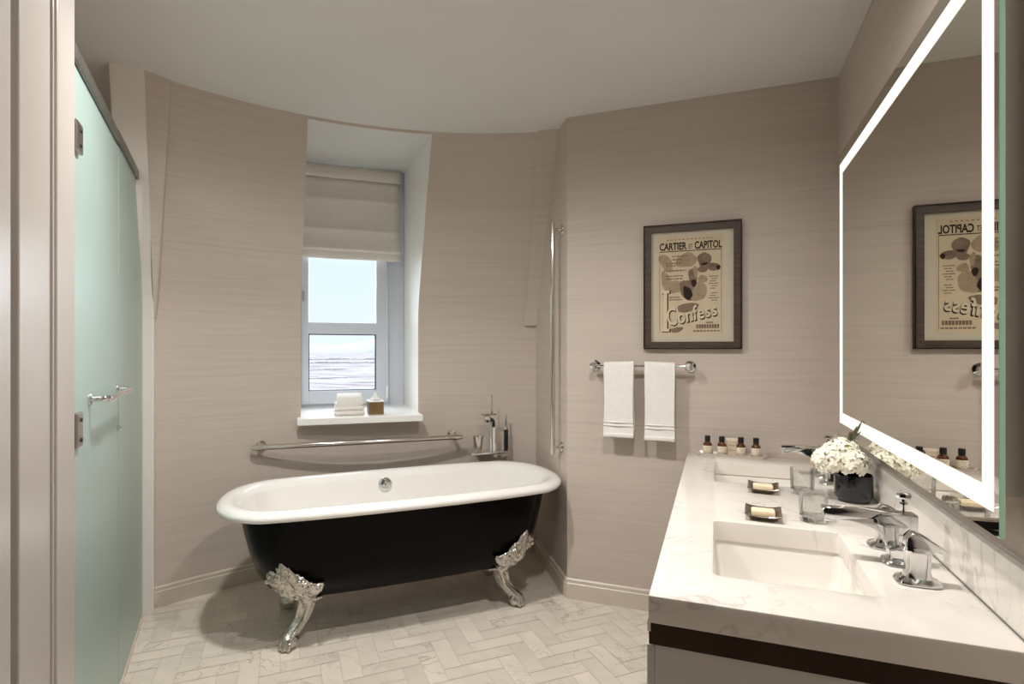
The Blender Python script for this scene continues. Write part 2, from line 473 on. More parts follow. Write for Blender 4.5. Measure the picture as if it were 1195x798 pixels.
    ca, sa = math.cos(R(42.8)), math.sin(R(42.8))
    rnd = random.Random(3)
    def tile(x0, y0, x1, y1):
        cx, cy = (x0 + x1) / 2, (y0 + y1) / 2
        X, Y = cx * ca - cy * sa - 1.0, cx * sa + cy * ca + 1.5
        if not (-3.2 < X < 0.6 and -0.3 < Y < 3.7): return
        b = 0.0012
        lo = [(x0 + gp, y0 + gp), (x1 - gp, y0 + gp), (x1 - gp, y1 - gp), (x0 + gp, y1 - gp)]
        vv = [bm.verts.new((x * ca - y * sa - 1.0, x * sa + y * ca + 1.5, 0.0)) for x, y in lo]
        fc = bm.faces.new(vv)
        c = (rnd.random() ** 0.6, rnd.random(), rnd.random(), 1)
        for lp in fc.loops: lp[cl] = c
    for i in range(-45, 46):
        for j in range(-45, 46):
            dd = (i - j) % (2 * n)
            if dd == 0: tile(i * w, j * w, (i + n) * w, (j + 1) * w)
            elif dd == 2 * n - 1: tile(i * w, j * w, (i + 1) * w, (j + n) * w)
    struct('floor', bm, [M['tile'], M['grout']], recalc=False)

    # stone baseboards with a narrow cap line
    def baseboard(name, path, side):
        bm = BM()
        prof = [(0, 0), (0.016, 0), (0.016, 0.078), (0.012, 0.082), (0.012, 0.098), (0.006, 0.104), (0, 0.104)]
        rings = []
        for i, p in enumerate(path):
            a = path[max(0, i - 1)]; b = path[min(len(path) - 1, i + 1)]
            t = (b - a).normalized(); nn = Vector((-t.y, t.x, 0)) * side
            rings.append([p + nn * u + Vector((0, 0, h)) for u, h in prof])
        loft(bm, rings)
        struct(name, bm, M['base_tile'])
    baseboard('baseboard_curved', [wall_pt(156.4 - (156.4 - 103.6) * i / 40, 0) for i in range(41)], -1)
    baseboard('baseboard_return', [P + d * s for s in (0.0, 0.3, 0.62)], 1)
    baseboard('baseboard_towel', [Vector((-0.733, YT, 0)), Vector((-0.4, YT, 0)), Vector((-0.09, YT, 0))], -1)

build_shell()

# ---- shower side: partition stub, left pier, shower walls (frame: x along the glass, y into the room)
P0 = Vector((-2.606, 1.858, 0))
GA = math.atan2(-0.67, 0.743)
def build_shower():
    bm = BM()
    rings = []
    for z, g in ((0, -0.035), (1.45, -0.035), (1.56, -0.025), (1.66, 0.0), (1.9, 0.10), (2.15, 0.20), (2.35, 0.275), (ZC + 0.02, 0.335)):
        rings.append([(g, 0.05, z), (g, -0.075, z), (-0.5, -0.075, z), (-0.5, 0.05, z)])
    loft(bm, rings)
    bmesh.ops.bevel(bm, geom=[e for e in bm.edges if abs(e.verts[0].co.z - e.verts[1].co.z) > 0.01 and e.verts[0].co.x > -0.3], offset=0.006, segments=2, affect='EDGES')
    struct('wall_partition', bm, M['white_paint'], loc=P0, rz=GA)
    bm = BM()
    loft(bm, [[(-0.06, 0.049, 1.46), (-0.07, 0.056, 1.46), (-0.3, 0.06, 1.46), (-0.3, 0.02, 1.46)], [(0.325, 0.049, ZC + 0.02), (0.275, 0.148, ZC + 0.02), (-0.1, 0.16, ZC + 0.02), (-0.1, 0.02, ZC + 0.02)]])
    struct('wall_facet', bm, M['paper'], loc=P0, rz=GA)
    # left pier: painted jamb, casing board with beads, then the dark rebate and the next board
    bm = BM()
    box(bm, 1.362, 1.66, -0.12, 0.012, 0, ZC + 0.02, 0.004)
    struct('wall_left', bm, M['jamb'], loc=P0, rz=GA)
    bm = BM()
    box(bm, 1.652, 1.886, -0.12, 0.034, 0, ZC + 0.02, 0.003)
    box(bm, 1.656, 1.672, 0.030, 0.042, 0, ZC + 0.02, 0.004)
    box(bm, 1.680, 1.690, 0.030, 0.039, 0, ZC + 0.02, 0.003)
    struct('trim_1', bm, M['jamb'], loc=P0, rz=GA)
    bm = BM()
    box(bm, 1.915, 2.10, -0.12, 0.030, 0, ZC + 0.02, 0.003)
    box(bm, 1.886, 1.915, -0.12, 0.008, 0, ZC + 0.02)
    struct('trim_2', bm, M['jamb'], loc=P0, rz=GA)
    bm = BM()
    tube(bm, [(1.909, 0.016, 0), (1.909, 0.016, ZC)], 0.004, 8)
    struct('trim_3', bm, M['nickel'], loc=P0, rz=GA)
    # shower back and side walls
    bm = BM()
    box(bm, -0.4, 2.2, -1.25, -1.12, -0.05, ZC + 0.05)
    box(bm, 1.45, 1.60, -1.2, 0.0, -0.05, ZC + 0.05)
    box(bm, -0.6, -0.4, -1.25, 0.3, -0.05, ZC + 0.05)
    struct('wall_shower', bm, M['paper'], loc=P0, rz=GA)
    # wall that runs back from the pier past the camera
    bm = BM()
    a = P0 + Vector((math.cos(GA), math.sin(GA), 0)) * 2.10
    prism(bm, [(a.x, a.y), (a.x - 0.10, a.y - 0.12), (-1.45, -1.85), (-1.33, -1.85), (-1.20, 0.10)], 'z', -0.05, ZC + 0.05)
    struct('wall_entry', bm, M['rear'])
    # marble threshold under the glass
    bm = BM(); box(bm, 0.0, 1.36, -0.05, 0.012, 0.0, 0.012, 0.003)
    struct('trim_4', bm, M['base_tile'], loc=P0, rz=GA)

    # fixed frosted panel, cut to the wall's lean
    t = thing('shower_panel', 'narrow fixed frosted green glass panel between shower door and white partition end', 'glass panel', P0, GA)
    bm = BM()
    prism(bm, [(-0.028, 0.014), (-0.028, 1.50), (0.0, 1.66), (0.215, 2.085), (0.634, 2.085), (0.634, 0.014)], 'y', -0.006, 0.004)
    obj('pane', bm, M['frost'], t)
    bm = BM(); box(bm, 0.17, 0.70, -0.016, 0.014, 2.078, 2.118, 0.002)
    obj('top_rail', bm, M['rail_grey'], t)
    d = thing('shower_door', 'frosted green glass shower door hung beside the white door jamb', 'shower door', P0, GA)
    bm = BM(); box(bm, 0.641, 1.356, -0.006, 0.004, 0.016, 2.07, 0.0015)
    obj('pane', bm, M['frost'], d)
    bm = BM(); box(bm, 0.702, 1.362, -0.016, 0.014, 2.072, 2.112, 0.002)
    obj('top_rail', bm, M['rail_grey'], d)
    for z0, z1 in ((1.835, 1.915), (1.035, 1.13)):
        bm = BM(); box(bm, 1.285, 1.352, -0.014, 0.016, z0, z1, 0.004)
        h = obj('hinge', bm, M['hinge'], d)
        bm = BM()
        for zz in (z0 + 0.02, z1 - 0.02):
            lathe(bm, [(0.006, 0), (0.006, 0.003), (0.004, 0.004)], 12, Matrix.Translation((1.315, 0.016, zz)) @ Matrix.Rotation(-PI / 2, 4, 'X'))
        obj('screw', bm, M['gasket'], h)
    bm = BM()
    z = 1.152; a, b, m = 1.145, 0.685, 0.050
    pts = [(a, 0.004, z), (a, m - 0.015, z)]
    for k in range(1, 7): pts.append((a - 0.015 * (1 - math.cos(k * PI / 12)), m - 0.015 + 0.015 * math.sin(k * PI / 12), z))
    for k in range(5, -1, -1): pts.append((b + 0.015 * (1 - math.cos(k * PI / 12)), m - 0.015 + 0.015 * math.sin(k * PI / 12), z))
    pts.append((b, 0.004, z))
    tube(bm, pts, 0.0095, 16)
    hd = obj('handle', bm, M['chrome'], d, smooth=True, angle=50)
    for g in (a, b):
        bm = BM(); lathe(bm, [(0.019, 0), (0.019, 0.004), (0.012, 0.008)], 24, Matrix.Translation((g, 0.004, z)) @ Matrix.Rotation(-PI / 2, 4, 'X'))
        obj('handle_rosette', bm, M['chrome'], hd, angle=40)
    bm = BM(); lathe(bm, [(0.010, 0), (0.010, 0.010), (0.007, 0.013)], 20, Matrix.Translation((0.672, 0.004, 1.005)) @ Matrix.Rotation(-PI / 2, 4, 'X'))
    obj('latch', bm, M['chrome'], d, angle=40)
build_shower()

# ------------------------------------------------------------------ window, sill, blind
def build_window():
    rz = R(W_ANG)
    win = bpy.data.objects.new('window_1', None); link(win); win.rotation_euler = (0, 0, rz); win['kind'] = 'structure'
    n0 = 4.0
    def ring(bm, x0, x1, z0, z1, l, r, b, t, ya, yb, bev=0.004):
        box(bm, x0, x0 + l, ya, yb, z0, z1, bev); box(bm, x1 - r, x1, ya, yb, z0, z1, bev)
        box(bm, x0 + l - 0.002, x1 - r + 0.002, ya, yb, z0, z0 + b, bev); box(bm, x0 + l - 0.002, x1 - r + 0.002, ya, yb, z1 - t, z1, bev)
    bm = BM(); ring(bm, -0.135, 0.598, SILL, 2.585, 0.045, 0.118, 0.03, 0.05, n0 + 0.012, n0 + 0.07)
    obj('frame', bm, M['pvc'], win)
    bm = BM(); ring(bm, -0.10, 0.482, 0.925, 2.55, 0.048, 0.085, 0.092, 0.06, n0 - 0.012, n0 + 0.05)
    box(bm, -0.06, 0.405, n0 - 0.012, n0 + 0.05, 1.408, 1.488, 0.004)
    sash = obj('sash', bm, M['pvc'], win)
    bm = BM()
    ring(bm, -0.053, 0.398, 1.016, 1.409, 0.006, 0.008, 0.006, 0.007, n0 - 0.004, n0 + 0.03, 0.0)
    obj('gasket', bm, M['gasket'], sash)
    bm = BM(); box(bm, -0.054, 0.40, n0 + 0.016, n0 + 0.022, 1.01, 1.412)
    obj('lower_pane', bm, M['pane'], win)
    bm = BM(); box(bm, -0.054, 0.40, n0 + 0.016, n0 + 0.022, 1.486, 2.5)
    obj('upper_pane', bm, M['pane'], win)
    bm = BM(); box(bm, -0.092, -0.078, n0 - 0.030, n0 - 0.010, 1.63, 1.70, 0.004)
    obj('latch', bm, M['hinge'], win)

    bm = BM()
    pts = [(-0.105, 3.368), (0.612, 3.345), (0.604, 4.02), (-0.14, 4.02)]
    prism(bm, pts, 'z', SILL - 0.037, SILL + 0.004, 0.004)
    struct('trim_5', bm, M['sill'], rz=rz)

    t = thing('roman_blind', 'cream fabric roman blind half lowered in the dormer window', 'blind', (0, 0, 0), rz)
    x0, x1, yb = -0.128, 0.560, 3.945
    def sheet(bm, prof, xa, xb, th=0.005, nx=14):
        # prof: (dy, z) seen from the room; a slightly wavy cloth with thickness
        rnd = random.Random(5)
        for s in (0, 1):
            pass
        ring = [(yb + dy, z) for dy, z in prof] + [(yb + dy + th, z) for dy, z in reversed(prof)]
        rings = []
        for i in range(nx + 1):
            x = xa + (xb - xa) * i / nx
            w = 0.0025 * math.sin(i * 1.7) + 0.001 * math.sin(i * 3.1 + 1)
            rings.append([(x, y + w * min(1, (2.5 - z) * 2), z + 0.001 * math.sin(i * 0.9)) for y, z in ring])
        loft(bm, rings)
    bm = BM()
    prof = [(0.006, 2.50), (0.004, 2.44), (0.002, 2.345), (-0.003, 2.337), (0.001, 2.33), (0.000, 2.24), (-0.001, 2.135), (-0.006, 2.127), (-0.001, 2.12),
            (-0.003, 2.06), (-0.012, 2.02), (-0.024, 1.995), (-0.026, 1.985), (-0.018, 1.978), (-0.004, 1.976)]
    sheet(bm, prof, x0, x1)
    obj('fabric_panel', bm, M['blind'], t, smooth=True)
    bm = BM()
    sheet(bm, [(-0.002, 2.0), (-0.008, 1.975), (-0.010, 1.95), (-0.011, 1.935), (-0.006, 1.925), (-0.002, 1.922)], x0, x1 + 0.006)
    obj('bottom_hem', bm, M['blind'], t, smooth=True)
    bm = BM()
    sheet(bm, [(-0.010, 2.562), (-0.014, 2.53), (-0.016, 2.50), (-0.014, 2.478), (-0.006, 2.474)], x0, x1)
    obj('valance', bm, M['blind'], t, smooth=True)
    bm = BM()
    tube(bm, [(0.464, 3.93, 1.93), (0.466, 3.93, 1.5), (0.468, 3.93, 1.05)], 0.0022, 8)
    c = obj('cord', bm, M['cord'], t, smooth=True)
    bm = BM(); lathe(bm, [(0.003, 0.96), (0.0075, 0.962), (0.0085, 0.98), (0.0075, 1.03), (0.003, 1.052)], 14, Matrix.Translation((0.468, 3.93, 0)))
    obj('cord_weight', bm, M['cord'], c, smooth=True)
    bm = BM(); tube(bm, [(x1 + 0.004, 3.93, 2.46), (x1 + 0.005, 3.935, 2.2), (x1 + 0.009, 3.93, 2.08), (x1 + 0.012, 3.93, 2.0), (x1 + 0.006, 3.935, 1.96)], 0.002, 8)
    obj('pull_cord', bm, M['cord'], t, smooth=True)

    # things on the sill
    def folded(name, label, x0, x1, y0, y1, z0, z1, layers, grp=None):
        t = thing(name, label, 'towel', W((x0 + x1) / 2, (y0 + y1) / 2, z0), rz)
        hx, hy, H = (x1 - x0) / 2, (y1 - y0) / 2, z1 - z0
        for k in range(layers):
            bm = BM()
            a, b = H * k / layers, H * (k + 1) / layers - 0.0005
            r = (b - a) * 0.48
            sx = hx - 0.004 * ((k * 7) % 3); 
            box(bm, -sx, sx, -hy + 0.003 * (k % 2), hy, a, b, r * 0.98, 4)
            obj('fold', bm, M['towel'], t, smooth=True)
        return t
    ZS = SILL + 0.004
    folded('folded_towel', 'wider folded white towel lying on the window sill under a smaller one', 0.098, 0.278, 3.44, 3.60, ZS, ZS + 0.056, 2)
    t = thing('rolled_towel', 'smaller white towel with a rounded top on the folded towel at the window', 'towel', W(0.188, 3.53, ZS + 0.056), rz)
    bm = BM()
    pr = [(-0.075, 0.0), (0.09, 0.0), (0.095, 0.03)]
    for k in range(11):
        a = PI * 0.5 * k / 10
        pr.append((0.02 + 0.075 * math.cos(a), 0.030 + 0.040 * math.sin(a)))
    pr += [(-0.02, 0.064), (-0.055, 0.056), (-0.072, 0.046), (-0.078, 0.03)]
    prism(bm, pr, 'x', -0.070, 0.072, 0.007, 3)
    obj('rolled_body', bm, M['towel'], t, angle=50)
    bm = BM(); box(bm, -0.085, 0.085, -0.07, 0.07, 0.0, 0.018, 0.008, 3)
    obj('lower_flap', bm, M['towel'], t, smooth=True)

    t = thing('tissue_box', 'brown cube tissue box with a white tissue standing on the window sill', 'tissue box', W(0.341, 3.478, ZS), rz + R(3))
    bm = BM(); box(bm, -0.044, 0.044, -0.05, 0.05, 0, 0.078, 0.002)
    obj('box_body', bm, M['brass_box'], t)
    bm = BM(); box(bm, -0.046, 0.046, -0.052, 0.052, 0.076, 0.084, 0.002)
    obj('lid', bm, M['sill'], t)
    bm = BM()
    rnd = random.Random(11)
    n = 18; rings = []
    for k, (r, z) in enumerate(((0.030, 0.083), (0.026, 0.090), (0.016, 0.100), (0.012, 0.112), (0.006, 0.128))):
        rings.append([(r * math.cos(2 * PI * i / n) * (1 + 0.35 * math.sin(5 * 2 * PI * i / n + k)), 0.8 * r * math.sin(2 * PI * i / n) * (1 + 0.3 * math.sin(4 * 2 * PI * i / n + k * 2)), z + 0.006 * math.sin(3 * 2 * PI * i / n)) for i in range(n)])
    loft(bm, rings)
    obj('tissue', bm, M['tissue'], t, smooth=True)
build_window()

# ------------------------------------------------------------------ bathtub
TUB = Vector((-1.485, 2.41, 0)); TA = R(42.8)
def stad(hl, hw, z, n=64):
    """rounded-end outline, points evenly spread in angle so that rings correspond"""
    out = []
    c = hl - hw
    for i in range(n):
        t = 2 * PI * i / n
        ct, st = math.cos(t), math.sin(t)
        # superellipse-blended stadium
        e = 0.86
        x = hw * math.copysign(abs(ct) ** e, ct); y = hw * math.copysign(abs(st) ** e, st)
        k = math.copysign(min(1.0, abs(ct) * 2.2) ** 0.8, ct)
        out.append(Vector((x + c * k, y, z)))
    return out
BODY = [(0.188, 0.42, 0.12), (0.193, 0.52, 0.18), (0.212, 0.590, 0.222), (0.25, 0.640, 0.254), (0.31, 0.675, 0.278), (0.40, 0.705, 0.298), (0.50, 0.728, 0.312), (0.592, 0.745, 0.322)]
def body_at(z):
    for a, b in zip(BODY, BODY[1:]):
        if z <= b[0]:
            t = max(0, (z - a[0]) / (b[0] - a[0]))
            return a[1] + (b[1] - a[1]) * t, a[2] + (b[2] - a[2]) * t
    return BODY[-1][1:]

def build_tub():
    t = thing('bathtub', 'black roll top bathtub with white inside on silver claw feet', 'bathtub', TUB, TA)
    bm = BM()
    loft(bm, [stad(hl, hw, z) for z, hl, hw in BODY], True, False)
    obj('tub_body', bm, M['tub_black'], t, smooth=True)
    HL, HW = 0.838, 0.380
    prof = [(0.090, 0.584), (0.030, 0.586), (0.008, 0.593), (0.0, 0.606), (0.007, 0.619), (0.026, 0.630), (0.050, 0.632), (0.074, 0.626), (0.090, 0.614), (0.101, 0.596)]
    bm = BM(); loft(bm, [stad(HL - o, HW - o, z) for o, z in prof], False, False)
    obj('rolled_rim', bm, M['enamel'], t, smooth=True)
    prof = [(0.101, 0.596), (0.108, 0.57), (0.122, 0.50), (0.143, 0.41), (0.172, 0.33), (0.21, 0.28), (0.25, 0.262), (0.30, 0.257)]
    bm = BM(); loft(bm, [stad(HL - o, HW - o, z) for o, z in prof], False, True)
    basin = obj('basin', bm, M['enamel'], t, smooth=True)
    bm = BM(); lathe(bm, [(0.030, 0.0), (0.030, 0.003), (0.022, 0.005), (0.0, 0.004)], 24, Matrix.Translation((0.28, 0, 0.257)), cap1=False)
    obj('drain', bm, M['chrome'], basin, angle=40)
    # overflow plate on the far inner wall
    Mo = Matrix.Translation((-0.045, 0.270, 0.562)) @ Matrix.Rotation(R(90 - 10), 4, 'X')
    bm = BM(); lathe(bm, [(0.037, 0.0), (0.038, 0.004), (0.034, 0.011), (0.023, 0.016), (0.006, 0.017)], 28, Mo)
    ov = obj('overflow_plate', bm, M['chrome'], t, smooth=True, angle=50)
    bm = BM()
    for k in range(5):
        a = R(40 + 25 * k)
        ell(bm, Mo @ Vector((0.025 * math.cos(a), 0.025 * math.sin(a), 0.0150)), 0.0042, sub=1)
    ell(bm, Mo @ Vector((0, 0, 0.0175)), 0.004, sub=1)
    obj('overflow_hole', bm, M['gasket'], ov, smooth=True)

    # four cast claw feet
    def surf_pt(z, phi, off, sx, sy):
        hl, hw = body_at(z); c = hl - hw
        if phi >= 0: x, y = c + (hw + off) * math.sin(R(phi)), (hw + off) * math.cos(R(phi))
        else: x, y = c + R(phi) * hw, hw + off
        return Vector((x * sx, y * sy, z))
    for sx, sy in ((-1, -1), (1, -1), (-1, 1), (1, 1)):
        bm = BM()
        s3 = 1
        def chain(pts, rs):
            for (p, q), (r0, r1) in zip(zip(pts, pts[1:]), zip(rs, rs[1:])):
                L = (q - p).length; k = max(2, int(L / (min(r0, r1) * 0.5)))
                for i in range(k + 1):
                    u = i / k
                    ell(bm, p.lerp(q, u), r0 + (r1 - r0) * u, sub=s3)
        def sp(l): return [surf_pt(z, f, o, sx, sy) for z, f, o in l]
        # acanthus shield that wraps the tub's corner: outline in (arc length towards the long side, height)
        fc = 28
        def cp(s_, z, off): return surf_pt(z, fc - math.degrees(s_ / 0.27), off, sx, sy)
        OUT = [(-0.022, 0.398), (-0.040, 0.370), (-0.046, 0.340), (-0.072, 0.352), (-0.098, 0.338), (-0.104, 0.315), (-0.128, 0.300), (-0.112, 0.275), (-0.085, 0.262), (-0.070, 0.225), (-0.040, 0.195), (-0.020, 0.175),
               (0.030, 0.175), (0.050, 0.200), (0.072, 0.232), (0.098, 0.250), (0.132, 0.290), (0.100, 0.292), (0.078, 0.298), (0.066, 0.322), (0.044, 0.335), (0.022, 0.345), (0.004, 0.375)]
        def inside(x, y):
            c = False
            for (x0, y0), (x1, y1) in zip(OUT, OUT[1:] + OUT[:1]):
                if (y0 > y) != (y1 > y) and x < (x1 - x0) * (y - y0) / (y1 - y0) + x0: c = not c
            return c
        st = 0.0115
        for i in range(-13, 14):
            for j in range(22):
                x, y = i * st + (j % 2) * st * 0.5, 0.172 + j * st * 0.9
                if not inside(x, y): continue
                d = math.hypot(x, y - 0.265)
                h = 0.010 + 0.022 * max(0, 1 - d / 0.12) + 0.006 * math.sin(x * 95 + y * 60) * math.sin(y * 120 - x * 40)
                ell(bm, cp(x, y, h * 0.6), 0.0125, sub=1)
        for x, y in OUT:
            ell(bm, cp(x * 0.93, 0.265 + (y - 0.265) * 0.95, 0.008), 0.0095, sub=1)
        # scrolls, leaf veins and beads in relief
        for s_ in (-1, 1):
            for cx, cz, r0, dr in ((0.052 * s_, 0.245, 0.030, 1), (0.060 * s_, 0.300, 0.022, -1)):
                pts = []
                for k in range(20):
                    a_ = dr * s_ * k * 0.52 + 1.0; r_ = r0 * (1 - k / 23)
                    pts.append(cp(cx + r_ * math.cos(a_), cz + r_ * math.sin(a_), 0.026 + 0.0006 * k))
                chain(pts, [0.0052] * 20)
            chain([cp(0.012 * s_ + s_ * 0.10 * u, 0.215 + 0.055 * u + 0.012 * math.sin(u * 5), 0.036 - 0.022 * u) for u in (0, .2, .4, .6, .8, 1)], [0.0075, 0.0075, 0.007, 0.0065, 0.006, 0.005])
            chain([cp(-0.004 + 0.018 * s_ * (1 - u) - 0.014 * u, 0.285 + 0.095 * u, 0.036 - 0.022 * u) for u in (0, .25, .5, .75, 1)], [0.007, 0.0065, 0.006, 0.005, 0.004])
        chain([cp(-0.018 * u, 0.27 + 0.115 * u, 0.042 - 0.026 * u) for u in (0, .25, .5, .75, 1)], [0.010, 0.009, 0.007, 0.006, 0.004])
        for x, z, r in ((0.0, 0.262, 0.019), (-0.002, 0.232, 0.014), (0.0, 0.205, 0.020), (-0.095, 0.305, 0.012), (0.105, 0.280, 0.010), (-0.07, 0.335, 0.010), (0.045, 0.318, 0.010), (0.030, 0.222, 0.014), (-0.034, 0.222, 0.014)):
            ell(bm, cp(x, z, 0.030), r, sub=2)
        # S-shaped leg and paw
        o = Vector((0.62 * sx, 0.78 * sy, 0)).normalized(); tq = Vector((-o.y, o.x, 0))
        k0 = surf_pt(0.205, fc, 0.0, sx, sy)
        B0 = Vector((k0.x, k0.y, 0))
        foot = Vector((0.533 * sx, 0.200 * sy, 0))
        def at(f, z, out): return B0.lerp(foot, f) + o * out + Vector((0, 0, z))
        chain([at(0, 0.21, 0.0), at(0.2, 0.165, -0.018), at(0.45, 0.12, -0.030), at(0.7, 0.085, -0.020), at(1.0, 0.05, 0.0)], [0.046, 0.037, 0.031, 0.029, 0.031])
        for s in (-1, 1):
            chain([at(0, 0.20, 0.018) + tq * 0.024 * s, at(0.2, 0.155, 0.012) + tq * 0.022 * s, at(0.45, 0.115, -0.002) + tq * 0.020 * s, at(0.75, 0.08, 0.006) + tq * 0.019 * s, at(1, 0.052, 0.022) + tq * 0.017 * s], [0.013, 0.011, 0.010, 0.009, 0.008])
        ell(bm, at(1.0, 0.036, 0.004), 0.042, 0.039, 0.034, 2)
        for s in (-1, 0, 1):
            chain([at(1, 0.036, 0.016) + tq * 0.019 * s, at(1, 0.030, 0.034 - 0.006 * abs(s)) + tq * 0.020 * s, at(1, 0.014, 0.042 - 0.006 * abs(s)) + tq * 0.020 * s], [0.015, 0.014, 0.011])
        ell(bm, at(1.0, 0.010, 0.0), 0.030, 0.028, 0.010, 2)
        f = obj('claw_foot', bm, M['cast'], t, smooth=True)
        md = f.modifiers.new('fuse', 'REMESH'); md.mode = 'VOXEL'; md.voxel_size = 0.0034; md.use_smooth_shade = True
        sm = f.modifiers.new('soften', 'SMOOTH'); sm.factor = 0.5; sm.iterations = 1
build_tub()

def rod(name, bm_or_none, parent, p, q, r, mat):
    bm = BM(); tube(bm, [p, q], r, 16); return obj(name, bm, mat, parent, angle=50)

def post_matrix(p, direction):
    d = Vector(direction).normalized()
    return Matrix.Translation(p) @ d.to_track_quat('Z', 'Y').to_matrix().to_4x4()

# ------------------------------------------------------------------ tub filler, cup, hand shower, rails
def build_filler():
    ax = Vector((math.cos(TA), math.sin(TA), 0)); ay = Vector((-ax.y, ax.x, 0))
    def L(a, b, z): return TUB + ax * a + ay * b + Vector((0, 0, z))
    base = L(0.62, 0.44, 0.668)
    t = thing('tub_filler', 'wall mounted chrome tub filler on a small shelf behind the bathtub', 'faucet', base, TA)
    bm = BM(); box(bm, -0.125, 0.125, -0.035, 0.035, -0.016, 0.0, 0.004)
    obj('shelf', bm, M['chrome'], t, angle=30)
    bm = BM(); box(bm, -0.05, 0.05, 0.03, 0.125, -0.03, -0.008, 0.004)
    obj('wall_bracket', bm, M['chrome'], t, angle=30)
    bm = BM(); tube(bm, [(0.012, -0.012, 0), (0.012, -0.012, 0.10), (0.012, -0.012, 0.185)], [0.010, 0.0085, 0.0085], 16)
    obj('pipe', bm, M['chrome'], t, smooth=True, angle=50)
    bm = BM(); lathe(bm, [(0.012, 0), (0.013, 0.006), (0.011, 0.012), (0.011, 0.145), (0.008, 0.15)], 20, Matrix.Translation((0.034, 0.004, 0)))
    obj('porcelain_sleeve', bm, M['enamel'], t, smooth=True, angle=50)
    bm = BM(); tube(bm, [(0.034, 0.004, 0.148), (0.034, 0.002, 0.170), (0.026, -0.006, 0.188), (0.012, -0.012, 0.196), (-0.006, -0.012, 0.2)], [0.010, 0.011, 0.012, 0.013, 0.012], 16)
    obj('neck', bm, M['gasket'], t, smooth=True)
    Mk = post_matrix((-0.014, -0.012, 0.205), (-0.35, -0.9, -0.1))
    bm = BM(); lathe(bm, [(0.012, -0.02), (0.020, -0.016), (0.022, 0.0), (0.022, 0.020), (0.019, 0.024), (0.010, 0.022)], 24, Mk)
    obj('outlet_knob', bm, M['nickel'], t, smooth=True, angle=45)
    bm = BM(); box(bm, -0.048, 0.048, -0.022, 0.010, 0.226, 0.232, 0.002)
    lv = obj('lever_plate', bm, M['rail_grey'], t)
    bm = BM(); tube(bm, [(0.020, -0.006, 0.23), (0.020, -0.004, 0.29), (0.022, 0.0, 0.348)], [0.0045, 0.0040, 0.0035], 12)
    obj('lever_stick', bm, M['nickel'], lv, smooth=True)
    h = thing('hand_shower', 'black and chrome hand shower standing upright behind the bathtub', 'hand shower', L(0.738, 0.44, 0.668), TA)
    bm = BM(); lathe(bm, [(0.0125, 0.0), (0.0135, 0.004), (0.0135, 0.128), (0.011, 0.132)], 20)
    obj('grip', bm, M['black_grip'], h, smooth=True, angle=45)
    bm = BM(); lathe(bm, [(0.014, 0.130), (0.014, 0.142), (0.008, 0.147), (0.007, 0.20), (0.006, 0.222), (0.003, 0.224)], 20)
    obj('stem', bm, M['chrome'], h, smooth=True, angle=45)
    c = thing('silver_cup', 'small silver tumbler with flared rim on the tub filler shelf', 'cup', L(0.552, 0.44, 0.668), TA)
    bm = BM(); lathe(bm, [(0.019, 0.0), (0.021, 0.003), (0.021, 0.016), (0.024, 0.022), (0.033, 0.085), (0.036, 0.097), (0.034, 0.097), (0.030, 0.085), (0.020, 0.02)], 28)
    obj('cup_body', bm, M['nickel'], c, smooth=True, angle=40)
    bm = BM()
    for k in range(12):
        a = 2 * PI * k / 12
        ell(bm, (0.0215 * math.cos(a), 0.0215 * math.sin(a), 0.010), 0.004, sub=1)
    obj('beaded_foot', bm, M['nickel'], c, smooth=True)
build_filler()

